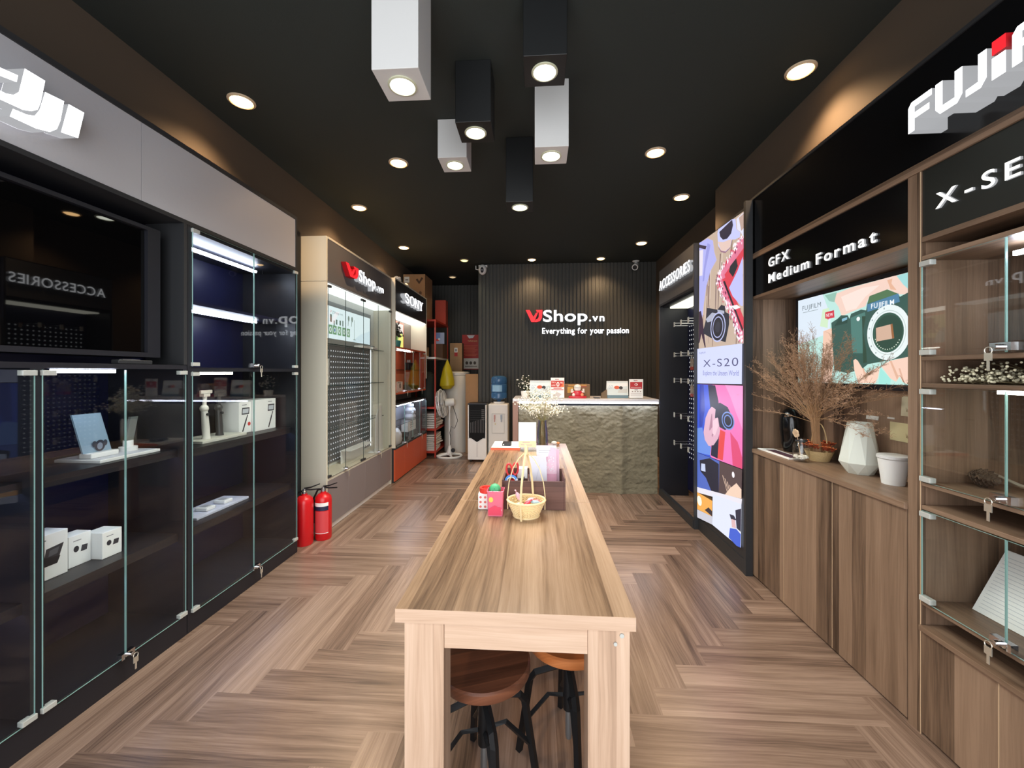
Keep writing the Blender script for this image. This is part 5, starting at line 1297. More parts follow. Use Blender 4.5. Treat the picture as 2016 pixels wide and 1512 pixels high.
f.poly((220,174,150), [(2.046,1.419),(2.037,1.419),(2.015,1.353),(2.024,1.353)])
f.poly((222,176,150), [(2.094,1.455),(2.085,1.458),(2.046,1.379),(2.054,1.362)])
f.poly((222,178,154), [(2.261,1.421),(2.252,1.421),(2.228,1.368),(2.239,1.346)])
f.poly((160,226,216), [(2.150,1.425),(2.087,1.366),(2.092,1.340),(2.160,1.340)])
f.poly((206,60,76), [(2.539,1.762),(2.467,1.765),(2.463,1.721),(2.508,1.720),(2.515,1.715),(2.522,1.722),(2.539,1.726)])
f.text((250,236,240), 'NEW', 2.530, 1.733, .055, .02, .01)
f.text((108,120,126), 'FUJIFILM', 2.747, 1.804, .172, .031, 0.0)
f.rect((140,152,156), 2.60, 2.742, 1.788, 1.791)
f.text((236,242,246), 'FUJIFILM', 2.205, 1.732, .135, .026, .012)
f.build('picture', t)

# X-series unit: fascia, three glass cases, base doors
ya, yb = 0.90, 1.6475
t = thing('display_cabinet', 'wooden cabinet with three stacked glass cases at the right edge', 'cabinet', (1.62, 1.27, 0))
MB().box(XF, XFB, ya-0.05, ya, 0, 2.1775).build('side_panel', M_cab, t)
MB().box(XF+0.004, XF+0.02, ya+0.0005, yb-0.0005, 1.922, 2.1775).build('fascia', pbr('fascia_green_black', (30,33,31), 0.3), t)
MB().box(XF, XFB, ya+0.0005, yb-0.0005, 1.902, 1.9215).build('top_board', M_caby, t)
MB().box(XFB-0.012, XFB, ya+0.0005, yb-0.0005, 0.0, 1.9015).build('back_panel', M_cab, t)
for z0_, z1_ in ((1.832, 1.848), (1.445, 1.461), (1.342, 1.358), (0.962, 0.976), (0.872, 0.888), (0.503, 0.517), (0.405, 0.425)):
    MB().box(XF-(0.012 if z0_ < 0.41 else 0.0), XFB-0.013, ya+0.0005, yb-0.0005, z0_, z1_).build('shelf', M_caby, t, bevel=0.0015)
sp = 1.365
for z0_, z1_, led in ((1.464, 1.828, True), (0.979, 1.338, True), (0.52, 0.868, False)):
    glass_door(t, XF+0.0015, -1, sp+0.0015, yb-0.004, z0_, z1_, 1, (sp+0.004, z0_+0.018), 0.006, False, 1)
    glass_door(t, XF+0.0015, -1, sp-0.36, sp-0.0015, z0_, z1_, -1, None, 0.006)
MB().box(XF+0.10, XF+0.115, ya+0.05, 1.44, 1.79, 1.804).build('led_strip', M_led, t)
MB().box(XF+0.03, XF+0.045, ya+0.05, 1.42, 1.328, 1.340).build('led_strip', M_ledw, t)
for a, b in ((ya+0.001, 1.384), (1.388, yb-0.001)): MB().box(XF-0.001, XF+0.017, a, b, 0.012, 0.404).build('base_door', M_cab, t)
MB().box(XF-0.0018, XF+0.017, 1.3845, 1.3875, 0.012, 0.404).build('edge_band', M_edge, t)
t = thing('lit_lettering', 'white raised series lettering on the dark green-black fascia above the glass cases', 'sign', (1.48, 1.3, 2.0))
letters('X-SERIES', (XF+0.003, 1.588, 2.008), (0, -1, 0), (-1, 0, 0), 0.52, 0.058, 0.008, t, 0.012, 0.26, emit('letter_face', (246,244,238), 1.6))
# things in the glass cases and the gap
t = thing('flower_spray', 'dried white baby-breath spray lying in the gap between the glass cases', 'flowers', (1.62, 1.4, 1.359))
st = MB(); bl = MB()
for i in range(900):
    x = random.uniform(1.51, 1.72); y = random.uniform(1.0, 1.615); z = 1.366+abs(random.gauss(0, 0.026)); z = min(z, 1.432)
    bl.ball((x, y, z), random.uniform(0.0032, 0.0052), 0, 6, 4)
    if i % 3 == 0: st.tube([(x, y, z), (x+random.uniform(-.02, .02), y-random.uniform(.02, .07), max(1.360, z-random.uniform(.0, .03)))], 0.0007, 3, cap=False)
for i in range(10): st.tube([(random.uniform(1.53, 1.7), 1.6, 1.37), (random.uniform(1.53, 1.7), 1.3, 1.362), (1.6, 1.0, 1.364)], 0.0012, 4)
st.build('stems', pbr('dry_stem', (110,98,70), 0.8), t, calc=False); bl.build('blossoms', pbr('dried_cream_petal', (226,220,190), 0.8), t, smooth=True)
t = thing('pine_cone', 'dark brown pine cone on the floor of the middle glass case', 'pine cone', (1.64, 1.585, 0.977))
mb = MB()
for k in range(9):
    for j in range(9):
        a = 2*math.pi*j/9+k*0.35; q = k/8; R_ = 0.03*math.sin(math.pi*(0.15+0.75*q)); y_ = 1.62-0.075*q
        d = Vector((math.cos(a), 0, math.sin(a))); c = Vector((1.64, y_, 1.012))+d*R_; s_ = Vector((-math.sin(a), 0, math.cos(a)))
        mb.prism([c-d*0.012, c+s_*0.008, c+d*0.006+Vector((0, -0.008, 0)), c-s_*0.008], Vector((0, -0.003, 0)))
mb.tube([(1.64, 1.625, 1.012), (1.64, 1.54, 1.012)], [0.012, 0.006], 8)
mb.build('scales', pbr('cone_brown', (70,56,44), 0.7), t)
t = thing('dried_branch', 'pale dried branch lying beside the pine cone in the middle glass case', 'branch', (1.66, 1.4, 0.977))
mb = MB().tube([(1.715, 1.62, 1.02), (1.705, 1.53, 1.0), (1.69, 1.4, 0.99), (1.66, 1.2, 0.985)], [0.004, 0.006, 0.007, 0.006], 6)
for k in range(7): mb.tube([(1.70-0.004*k, 1.50-0.05*k, 0.998), (1.675-0.003*k, 1.46-0.05*k, 1.0+0.018*(k % 3))], [0.003, 0.001], 5)
mb.build('branch', pbr('bleached_wood', (150,140,124), 0.8), t, smooth=True)
t = thing('paper_sheet', 'white printed sheet propped up in the lowest glass case', 'paper', (1.68, 1.43, 0.518))
MB().prism([(1.62, 1.60, 0.5185), (1.62, 1.20, 0.5185), (1.70, 1.20, 0.755), (1.70, 1.565, 0.755)], (0.002, 0, 0.001)).build('sheet', M_wpap, t)
mb = MB()
for i in range(16):
    q = 0.08+0.055*i
    x_ = 1.62+0.08*q-0.0012; z_ = 0.5185+0.2365*q
    a0 = 1.585-0.03*q; a1 = a0-0.33*(0.75+0.25*((i*7) % 5)/4)
    mb.poly([(x_, a0, z_), (x_, a1, z_), (x_+0.0005, a1, z_+0.0016), (x_+0.0005, a0, z_+0.0016)])
mb.build('print', pbr('faint_print', (196,200,204), 0.7), t, calc=False)
t = thing('small_camera', 'small dark camera at the front of the lowest glass case', 'camera', (1.53, 1.28, 0.5175))
MB().box(1.515, 1.55, 1.25, 1.33, 0.5175, 0.56).build('body', M_blk, t, bevel=0.004)
MB().cyl((1.5148, 1.29, 0.538), (1.500, 1.29, 0.538), 0.016).build('lens', M_frame, t, smooth=True)
t = thing('white_dome', 'white rounded ornament inside the top glass case beside the lock', 'ornament', (1.62, 1.31, 1.4615))
MB().lathe(1.62, 1.30, [(0, 1.4615), (.06, 1.4615), (.065, 1.50), (.05, 1.54), (.02, 1.555), (0, 1.556)], 24).build('body', M_white, t, smooth=True)
MB().box(1.555, 1.5585, 1.28, 1.32, 1.49, 1.52).build('badge', M_steel, t)

# things on the niche counter
zc = 0.8775
t = thing('tall_vase', 'tall black vase at the back of the niche counter', 'vase', (1.682, 2.765, zc))
MB().lathe(1.682, 2.765, [(0, zc), (.044, zc), (.058, zc+.05), (.068, zc+.14), (.068, zc+.21), (.058, zc+.255), (.04, zc+.274), (.032, zc+.28), (.026, zc+.274), (0, zc+.26)], 32).build('body', pbr('black_glaze', (12,13,14), 0.15), t, smooth=True)
t = thing('leaflet', 'white leaflet with a dark purple picture lying at the far end of the niche counter', 'paper', (1.56, 2.6, zc))
MB().prism([(1.505, 2.84, zc), (1.60, 2.82, zc), (1.60, 2.50, zc), (1.505, 2.50, zc)], (0, 0, 0.006)).build('sheet', M_wpap, t)
mb = MB(); mb.poly([(1.525, 2.78, zc+.0066), (1.585, 2.78, zc+.0066), (1.585, 2.52, zc+.0066), (1.525, 2.52, zc+.0066)]); mb.build('print', pbr('purple_print', (84,58,72), 0.5), t)
t = thing('flower_basket', 'small pale basket of orange dried flowers with a thin hoop handle', 'basket', (1.672, 2.49, zc))
M_rat = pbr('pale_rattan', (206,178,128), 0.7, bump=0.6, bscale=120)
MB().lathe(1.672, 2.49, [(0, zc), (.05, zc), (.074, zc+.06), (.07, zc+.06), (.045, zc+.008), (0, zc+.006)], 24).build('bowl', M_rat, t, smooth=True)
MB().tube([(1.672, 2.49-.068*math.cos(math.pi*i/16)*(1-0.0*i), zc+.06+.16*math.sin(math.pi*i/16)) for i in range(17)], 0.0028, 6).build('handle', M_rat, t, smooth=True)
fl = MB()
for i in range(60):
    a = random.uniform(0, 6.28); r = random.uniform(0.02, 0.115); z = zc+.07+random.uniform(0, .035)
    c = Vector((1.672+r*0.62*math.cos(a), 2.49+r*math.sin(a), z))
    for j in range(6):
        b = j*1.047+i; d = Vector((math.cos(b), math.sin(b), 0.5)).normalized()*0.02; q = Vector((-math.sin(b), math.cos(b), 0))*0.008
        fl.poly([c, c+d*0.5+q, c+d, c+d*0.5-q])
    fl.ball(c, 0.007, 1, 6, 4)
fl.build('blossoms', [pbr('orange_petal', (206,112,60), 0.8), pbr('rust_petal', (130,48,26), 0.8)], t, calc=False)
t = thing('glass_jar', 'clear glass jar holding white pebbles, in front of the flower basket', 'jar', (1.548, 2.455, zc))
MB().lathe(1.548, 2.455, [(0, zc), (.036, zc), (.042, zc+.008), (.042, zc+.095), (.034, zc+.112), (.028, zc+.118), (.028, zc+.134), (.031, zc+.136), (.0255, zc+.136), (.0255, zc+.117), (.039, zc+.094), (.039, zc+.01), (0, zc+.008)], 28).build('glass', thin_glass('jar_glass', (0.985, 0.985, 0.98), 0.05, 0.8), t, smooth=True)
MB().lathe(1.548, 2.455, [(0.0286, zc+.119), (.0305, zc+.119), (.0305, zc+.128), (.0286, zc+.128)], 24).build('neck_band', M_frame, t, smooth=True)
pb = MB()
for i in range(46):
    a = random.uniform(0, 6.28); r = 0.032*math.sqrt(random.random())
    pb.ball((1.548+r*math.cos(a), 2.455+r*math.sin(a), zc+.016+random.uniform(0, .018)), random.uniform(.005, .008), 0, 7, 5, (1.2, 1, .8))
o = pb.build('pebbles', pbr('pebble_white', (230,226,214), 0.6), smooth=True)
tag(o, 'white pebbles filling the bottom of the clear glass jar', 'pebbles', None, 'stuff')
t = thing('wooden_flower', 'small flat pale wooden flower standing in the neck of the glass jar', 'ornament', (1.535, 2.455, zc+.12))
mb = MB()
for j in range(5):
    a = j*1.2566+0.3; mb.lathe(0, 0, [(0, -.004), (.0125, -.004), (.0125, .004), (0, .004)], 14)
    for v in mb.v[-56:]: v.x += 0.013*math.cos(a); v.y += 0.013*math.sin(a)
mb.xf(Matrix.Translation((1.518, 2.455, zc+.165)) @ Matrix.Rotation(math.radians(80), 4, 'Y'))
mb.build('petals', pbr('pale_birch', (226,196,160), 0.6), t)
MB().cyl((1.525, 2.455, zc+.15), (1.543, 2.455, zc+.04), 0.0022).build('stick', MATS['pale_birch'], t)
# dried grass bouquet
t = thing('dried_bouquet', 'large spreading bouquet of brown dried grass standing in the flower basket', 'dried flowers', (1.60, 2.40, zc))
st = MB(); tw = MB()
random.seed(21)
base = Vector((1.655, 2.475, zc+.03)); pinch = Vector((1.60, 2.42, zc+.255))
for i in range(118):
    ang = random.gauss(0, 0.62); ang = max(-1.42, min(1.42, ang)); lx = random.gauss(-0.10, 0.17)
    L_ = random.uniform(.34, .52)+0.14*abs(ang)/1.4
    d = Vector((lx, math.sin(ang), math.cos(ang)*0.98)).normalized()
    b0 = base+Vector((random.uniform(-.02, .02), random.uniform(-.02, .02), 0)); p0 = pinch+Vector((random.uniform(-.015, .015), random.uniform(-.02, .02), random.uniform(-.02, .02)))
    pts = [b0, p0]
    for k in range(1, 6):
        q = k/5
        P = p0+d*(L_*q)+Vector((0, 0, -0.10*q*q*abs(math.sin(ang))))+Vector((noise.noise(Vector((i, q*3, 0)))*0.03, noise.noise(Vector((i, q*3, 5)))*0.03, 0))
        P.x = min(P.x, 1.728); P.z = max(P.z, zc+.03)
        if P.y > 2.86: P.x = min(P.x, 1.462)
        if P.y < 1.74: P.x = min(P.x, 1.462)
        pts.append(P)
    st.tube(pts, [.0012, .0012, .001, .0009, .0007, .0006, .0004], 4, cap=False)
    for k in range(40):
        q = 2.0+4.0*(random.random()**0.75)*0.999
        a_, b_3 = pts[int(q)], pts[min(6, int(q)+1)]
        P = a_.lerp(b_3, q-int(q))
        dd_ = (d+Vector((random.uniform(-.9, .9), random.uniform(-.9, .9), random.uniform(-.5, .9)))).normalized()
        ln = random.uniform(.02, .05); E_ = P+dd_*ln; E_.x = min(E_.x, 1.73)
        if E_.y > 2.868: E_.x = min(E_.x, 1.465)
        if E_.y < 1.72: E_.x = min(E_.x, 1.465)
        tw.tube([P, E_], [.0007, .0004], 3, cap=False)
        for j in range(3):
            M_ = P.lerp(E_, .45+.27*j); s_ = Vector((random.uniform(-1, 1), random.uniform(-1, 1), random.uniform(-.6, 1))).normalized()
            E2 = M_+s_*random.uniform(.007, .014); n_ = s_.orthogonal().normalized()*0.0011
            tw.poly([M_-n_, M_+n_, E2+n_*0.5, E2-n_*0.5])
st.build('stems', pbr('straw_brown', (176,138,100), 0.8), t, calc=False)
tw.build('seed_heads', pbr('seed_brown', (166,132,104), 0.85), t, calc=False)
# faceted vase and lidded cup
t = thing('faceted_vase', 'white faceted ceramic vase on the niche counter', 'vase', (1.672, 2.19, zc))
pr_ = [(.056, zc), (.089, zc+.058), (.052, zc+.258)]
mb = MB(); n = 8
for k, (r, z) in enumerate(pr_):
    for j in range(n):
        a = 2*math.pi*(j+0.5*(k % 2))/n; mb.v.append(Vector((1.672+r*math.cos(a), 2.19+r*math.sin(a), z)))
for k in range(2):
    for j in range(n):
        a, b = k*n+j, k*n+(j+1) % n; c, d_ = (k+1)*n+j, (k+1)*n+(j+1) % n
        if k % 2 == 0: mb.f += [[a, b, c], [b, d_, c]]
        else: mb.f += [[a, b, d_], [a, d_, c]]
        mb.m += [0, 0]
mb.f.append(list(range(n-1, -1, -1))); mb.m.append(0)
mb.build('body', pbr('white_ceramic', (222,226,216), 0.25), t)
MB().lathe(1.672, 2.19, [(.050, zc+.2585), (.052, zc+.263), (.045, zc+.263), (.043, zc+.245), (0, zc+.24)], 16).build('rim', MATS['white_ceramic'], t, smooth=True)
t = thing('lidded_cup', 'white tapered paper cup with a rim on the niche counter beside the post', 'cup', (1.665, 1.985, zc))
MB().lathe(1.665, 1.985, [(0, zc), (.042, zc), (.057, zc+.118), (0, zc+.118)], 28).build('cup', M_wpap, t, smooth=True)
MB().lathe(1.665, 1.985, [(.0575, zc+.119), (.0605, zc+.122), (.0605, zc+.133), (.054, zc+.137), (0, zc+.135)], 28).build('lid', M_white, t, smooth=True)
t = thing('clear_cup', 'clear plastic cup behind the white paper cup', 'cup', (1.70, 1.875, zc))
MB().lathe(1.70, 1.875, [(0, zc), (.03, zc), (.042, zc+.17), (.04, zc+.17), (.028, zc+.005), (0, zc+.004)], 22).build('cup', thin_glass('cup_clear', (0.92, 0.92, 0.92), 0.07, 0.8), t, smooth=True)
MB().lathe(1.70, 1.875, [(.0425, zc+.168), (.044, zc+.17), (.044, zc+.175), (.0425, zc+.175)], 22).build('rim', M_clip, t, smooth=True)
XN = XFB-0.0155
def note(label, y0, y1, z0, z1, rgb, sk=0.0, mark=False):
    t = thing('paper_note', label, 'note', (XN, (y0+y1)/2, z0))
    MB().prism([(XN, y0, z0), (XN, y1, z0), (XN, y1-sk, z1), (XN, y0-sk, z1)], (-0.0015, 0, 0)).build('paper', pbr('note_%d_%d' % (rgb[0], rgb[2]), rgb, 0.7), t)
    if mark:
        f = Flat('x', XN-0.0017, -1)
        for i in range(5): f.poly((120,92,60), [(y0+.012+.006*i, z0+.02+.004*(i % 3)), (y0+.016+.006*i, z0+.02), (y0+.02+.006*i, z0+.045)])
        f.build('print', t)
note('larger cream note card taped low on the niche back beside the post', 1.985, 2.115, 1.065, 1.155, (206,194,150), 0, True)
note('smaller cream note card taped higher on the niche back beside the post', 1.985, 2.055, 1.19, 1.285, (196,188,160), 0.006, True)
note('white torn label on the niche back above the white vase', 2.185, 2.262, 1.152, 1.172, (222,222,216), 0.004)
note('thin white label strip on the niche back near the note cards', 2.09, 2.13, 1.168, 1.176, (214,210,204), 0)

# ================================================================ CENTRE: two work tables and stools
TX0, TX1 = -0.389, 0.262
def table(label, y0, y1):
    t = thing('work_table', label, 'table', (-0.063, (y0+y1)/2, 0), 0, 'wooden work tables')
    MB().box(TX0, TX1, y0+0.0015, y1, 0.713, 0.75).build('tabletop', M_table, t)
    MB().box(TX0, TX1, y0, y0+0.0013, 0.713, 0.75).build('edge_band', M_tablex, t)
    for x0, x1 in ((TX0+0.022, TX0+0.133), (TX1-0.125, TX1-0.013)):
        for a, b in ((y0+0.012, y0+0.10), (y1-0.10, y1-0.012)):
            MB().box(x0, x1, a, b, 0.0, 0.7125).build('leg', M_tablez, t, bevel=0.002)
    for a, b in ((y0+0.016, y0+0.036), (y1-0.036, y1-0.016)): MB().box(TX0+0.1335, TX1-0.1255, a, b, 0.638, 0.7125).build('apron', M_tablex, t)
    for a, b in ((TX0+0.03, TX0+0.05), (TX1-0.045, TX1-0.025)): MB().box(a, b, y0+0.1005, y1-0.1005, 0.638, 0.7125).build('apron', M_table, t)
    return t
t = table('nearer wooden work table, its end facing the camera', 1.08, 2.021)
MB().cyl((TX1-0.035, 1.0915, 0.695), (TX1-0.035, 1.088, 0.695), 0.006, n=12).cyl((TX1-0.052, 1.0915, 0.672), (TX1-0.052, 1.088, 0.672), 0.005, n=12).build('screw_cap', M_clip, t)
table('farther wooden work table carrying the vase and papers, in front of the counter', 2.023, 3.68)

M_seat = wood('stool_seat_wood', (56,34,24), (92,56,40), (122,76,54), 0, 0.05, 0.3, 1.2, tone=0.35)
M_iron = pbr('black_iron', (22,23,25), 0.45, 0.3)
M_screw = pbr('threaded_steel', (150,154,156), 0.35, 0.8)
def stool(label, x, y, zt, rz, seat):
    t = thing('stool', label, 'stool', (x, y, 0), rz, 'round industrial stools')
    r = 0.156
    MB().lathe(0, 0, [(0, zt-0.036), (r-0.004, zt-0.036), (r, zt-0.03), (r, zt-0.006), (r-0.006, zt), (0, zt)], 44).build('seat', seat, t, smooth=True, local=True)
    MB().lathe(0, 0, [(0, zt-0.0465), (0.07, zt-0.0465), (0.07, zt-0.0365), (0, zt-0.0365)], 20).build('seat_plate', M_iron, t, local=True)
    MB().lathe(0, 0, [(0, 0.04), (0.010, 0.04), (0.0125, 0.055), (0.0125, 0.15), (0, 0.15)], 16).build('screw', M_screw, t, smooth=True, local=True)
    MB().lathe(0, 0, [(0, 0.1505), (0.021, 0.1505), (0.021, zt-0.047), (0, zt-0.047)], 18).build('hub', M_iron, t, smooth=True, local=True)
    for k in range(4):
        a = k*math.pi/2; c, s = math.cos(a), math.sin(a)
        MB().tube([(q*c, q*s, z) for q, z in ((0.012, zt-0.12), (0.125, zt-0.15), (0.145, zt-0.175), (0.185, 0.0))], 0.0135, 4).build('leg', M_iron, t, local=True)
        MB().tube([(q*c, q*s, z) for q, z in ((0.022, 0.20), (0.075, 0.205), (0.16, 0.11))], 0.009, 4).build('brace', M_iron, t, local=True)
stool('dark-seated round stool under the near table, by its left leg', -0.178, 1.345, 0.437, 0.35, M_seat)
stool('lighter orange-brown round stool under the near table, behind its right leg', 0.118, 1.505, 0.437, 0.1, wood('stool_seat_light', (132,72,36), (178,104,56), (204,130,78), 0, 0.05, 0.3, 1.2, tone=0.3))

# ---------------------------------------------------------------- things on the tables
zt = 0.7505
# desk organiser
ox0, ox1, oy0, oy1 = -0.157, 0.126, 1.90, 2.10
t = thing('desk_organizer', 'dark wooden desk organizer box holding scissors and papers', 'organizer', ((ox0+ox1)/2, 2.0, zt))
M_org = wood('organizer_wood', (60,38,34), (96,66,58), (122,88,78), 0, 0.05, 0.4, 1.3, tone=0.25)
MB().box(ox0, ox1, oy0, oy0+0.008, zt, zt+0.134).build('front_panel', M_org, t)
MB().box(ox0, ox1, oy1-0.008, oy1, zt, zt+0.15).build('back_panel', M_org, t)
for x in (ox0-0.0085, ox1+0.0005): MB().box(x, x+0.008, oy0-0.002, oy1, zt, zt+0.15 if x > 0 else zt+0.138).build('side_panel', M_org, t)
MB().box(ox0, ox1, oy0+0.0085, oy1-0.0085, zt, zt+0.008).build('bottom', M_org, t)
MB().box(-0.045, -0.038, oy0+0.0085, oy1-0.0085, zt+0.0085, zt+0.12).box(-0.1565, -0.0455, 2.0, 2.006, zt+0.0085, zt+0.12).build('divider', M_org, t)
zb = zt+0.0085
# scissors
t = thing('scissors', 'red-handled scissors standing upright in the dark organizer', 'scissors', (-0.118, 1.985, zb))
M_sc = pbr('scissor_red', (222,60,62), 0.35)
def loop(cx, cz, rx, rz, tilt, y):
    return [(cx+rx*math.cos(a)*math.cos(tilt)-rz*math.sin(a)*math.sin(tilt), y, cz+rx*math.cos(a)*math.sin(tilt)+rz*math.sin(a)*math.cos(tilt)) for a in [2*math.pi*i/22 for i in range(23)]]
MB().tube(loop(-0.137, 0.917, 0.013, 0.030, 0.08, 1.985), 0.0048, 8).tube([(-0.133, 1.985, 0.888), (-0.122, 1.985, 0.855)], 0.005, 8).build('handle', M_sc, t, smooth=True)
MB().tube(loop(-0.106, 0.922, 0.013, 0.030, -0.10, 1.985), 0.0048, 8).tube([(-0.109, 1.985, 0.893), (-0.117, 1.986, 0.855)], 0.005, 8).build('handle', M_sc, t, smooth=True)
MB().prism([(-0.124, 1.981, 0.858), (-0.116, 1.981, 0.858), (-0.118, 1.981, zb), (-0.12, 1.981, zb)], (0, 0.008, 0)).build('blade', M_steel, t)
t = thing('tape_roll', 'blue tape roll beside the scissors in the dark organizer', 'tape', (-0.135, 1.93, zb))
MB().lathe(0, 0, [(.022, -.011), (.032, -.011), (.032, .011), (.022, .011), (.022, -.011)], 28).xf(Matrix.Translation((-0.124, 1.945, 0.868)) @ Matrix.Rotation(math.radians(62), 4, 'X')).build('tape', pbr('tape_blue', (64,124,196), 0.4), t, smooth=True)
MB().lathe(0, 0, [(.0195, -.011), (.0218, -.011), (.0218, .011), (.0195, .011), (.0195, -.011)], 28).xf(Matrix.Translation((-0.124, 1.945, 0.868)) @ Matrix.Rotation(math.radians(62), 4, 'X')).build('core', M_wpap, t, smooth=True)
t = thing('paper_box', 'small white paper box standing in the middle of the dark organizer', 'box', (-0.07, 2.04, zb))
MB().box(-0.098, -0.048, 2.01, 2.06, zb, 0.918).build('carton', M_wpap, t, bevel=0.002)
for nm, x, y, z1, c in (('black pen in front of the white paper box', -0.066, 1.93, 0.898, (26,28,40)), ('dark grey pen between the scissors and the white paper box', -0.088, 1.94, 0.888, (48,48,54)), ('white pen leaning beside the blue tape roll', -0.098, 1.915, 0.89, (226,226,230))):
    t = thing('pen', nm, 'pen', (x, y, zb))
    MB().cyl((x, y, zb), (x+0.002, y, z1-0.03), 0.0045, n=12).build('barrel', pbr('pen_%d' % c[2], c, 0.35), t, smooth=True)
    MB().cyl((x+0.002, y, z1-0.0295), (x+0.003, y, z1), 0.0055, 0.004, n=12).build('cap', pbr('pen_cap_%d' % c[2], tuple(min(255, q+10) for q in c), 0.3), t, smooth=True)
def card(label, x0, x1, y, z1, rgb, tilt=0.0, art=None):
    t = thing('leaflet', label, 'paper', ((x0+x1)/2, y, zb))
    MB().prism([(x0, y, zb), (x1, y, zb), (x1+tilt, y+0.012, z1), (x0+tilt, y+0.012, z1)], (0, 0.0025, 0)).build('sheet', pbr('leaf_%d_%d' % (rgb[0], rgb[1]), rgb, 0.6), t)
    if art:
        mb = MB(); ms = []
        def q(a, b, k): return (x0+(x1-x0)*a+tilt*b, y-0.0006*k-0.0003+0.012*b, zb+(z1-zb)*b)
        for k, (c, pts) in enumerate(art):
            m = pbr('print_%d_%d_%d' % c, c, 0.6)
            if m not in ms: ms.append(m)
            mb.poly([q(a, b, k+1) for a, b in pts], ms.index(m))
        mb.build('print', ms, t, calc=False)
random.seed(5)
specks = [((246,236,242), [(u, v), (u+.05, v+.012), (u+.04, v+.03), (u-.01, v+.02)]) for u, v in [(random.uniform(.28, .85), random.uniform(.5, .78)) for i in range(40)]]
card('pink leaflet with white speckles, tallest paper in the dark organizer', 0.002, 0.104, 2.07, 1.022, (240,180,204), -0.004, [((250,246,248), [(0, .78), (1, .78), (1, 1), (0, 1)]), ((246,208,224), [(.3, .45), (1, .45), (1, .95), (.7, .97)]), ((196,190,196), [(.1, .9), (.7, .9), (.7, .91), (.1, .91)]), ((196,190,196), [(.1, .86), (.6, .86), (.6, .87), (.1, .87)])]+specks)
card('plain white leaflet in front of the pink one in the dark organizer', -0.032, 0.055, 2.03, 0.975, (234,232,242), -0.008, [((216,214,228), [(.35, .45), (.38, .45), (.62, .8), (.58, .8)])])
card('pale pink leaflet peeping out behind the speckled pink one', 0.03, 0.117, 2.082, 1.0, (236,196,214), -0.002)

# pink pot with cactus, small patterned box with a red tape ring
t = thing('pot', 'small square pink pot on the near table beside the organizer', 'pot', (-0.188, 1.83, zt))
M_pk = pbr('pink_plastic', (238,122,148), 0.35)
def rsq(h, r, z, n=4):
    pts = []
    for cx, cy, a0 in ((h-r, h-r, 0), (-h+r, h-r, 90), (-h+r, -h+r, 180), (h-r, -h+r, 270)):
        for i in range(n+1):
            a = math.radians(a0+90*i/n); pts.append((cx+r*math.cos(a), cy+r*math.sin(a), z))
    return pts
def loft(rings, closed_bottom=True):
    mb = MB(); n = len(rings[0])
    for q in rings: mb.v += [Vector(p) for p in q]
    for k in range(len(rings)-1):
        for j in range(n): mb.f.append([k*n+j, k*n+(j+1) % n, (k+1)*n+(j+1) % n, (k+1)*n+j]); mb.m.append(0)
    mb.f.append(list(range(n-1, -1, -1))); mb.m.append(0)
    mb.f.append([(len(rings)-1)*n+j for j in range(n)]); mb.m.append(0)
    return mb
cupm = Matrix.Translation((-0.188, 1.836, zt))
loft([rsq(.034, .007, 0), rsq(.037, .008, .108), rsq(.0385, .008, .112), rsq(.036, .007, .113), rsq(.0335, .006, .085)]).xf(cupm).build('pot', M_pk, t, smooth=True)
f = Flat('y', 1.836-.0385, -1)
f.ell((238,214,96), (-0.2065, .826), .010, .012, 16)
for a, z in ((-0.205, .775), (-0.185, .785), (-0.17, .772)): f.poly((248,224,232), [(a-.012, z-.006), (a-.008, z-.009), (a+.014, z+.008), (a+.010, z+.012)])
f.poly((236,74,104), [(-.218,.757),(-.160,.757),(-.160,.79),(-.19,.80),(-.218,.785)])
f.mb.f = f.mb.f; f.build('print', t)
t = thing('cactus', 'round green cactus ball sitting in the small pink pot', 'cactus', (-0.19, 1.83, zt+.09))
mb = MB(); n, k = 40, 12
for i in range(k+1):
    th_ = math.pi*i/k
    for j in range(n):
        p = 2*math.pi*j/n; r = .026*(1+.05*math.cos(8*p))
        mb.v.append(Vector((-0.192+r*max(math.sin(th_), .02)*math.cos(p), 1.832+r*max(math.sin(th_), .02)*math.sin(p), .862-.0275*math.cos(th_))))
for i in range(k):
    for j in range(n): mb.f.append([i*n+j, i*n+(j+1) % n, (i+1)*n+(j+1) % n, (i+1)*n+j]); mb.m.append(0)
mb.build('body', pbr('cactus_green', (74,168,116), 0.5), t, smooth=True)
MB().ball((-0.192, 1.8085, .872), .003).build('stud', pbr('cactus_dark', (40,100,74), 0.5), t)
t = thing('gift_box', 'small white box with red pattern left of the pink pot', 'box', (-0.248, 1.91, zt))
MB().box(-0.278, -0.208, 1.885, 1.945, zt, zt+.076).build('carton', M_wpap, t, bevel=0.004)
f = Flat('y', 1.8843, -1)
for i in range(3):
    for j in range(3): f.ell((226,120,112), (-.266+.022*i, .765+.022*j), .006, .006, 10)
f.build('print', t)
t = thing('tape_ring', 'glossy red tape ring resting on the small patterned box', 'tape', (-0.235, 1.91, zt+.0765))
MB().lathe(-0.238, 1.915, [(.026, zt+.0768), (.036, zt+.0768), (.036, zt+.098), (.026, zt+.098), (.026, zt+.0768)], 30).build('ring', pbr('tape_red', (232,66,56), 0.35), t, smooth=True)

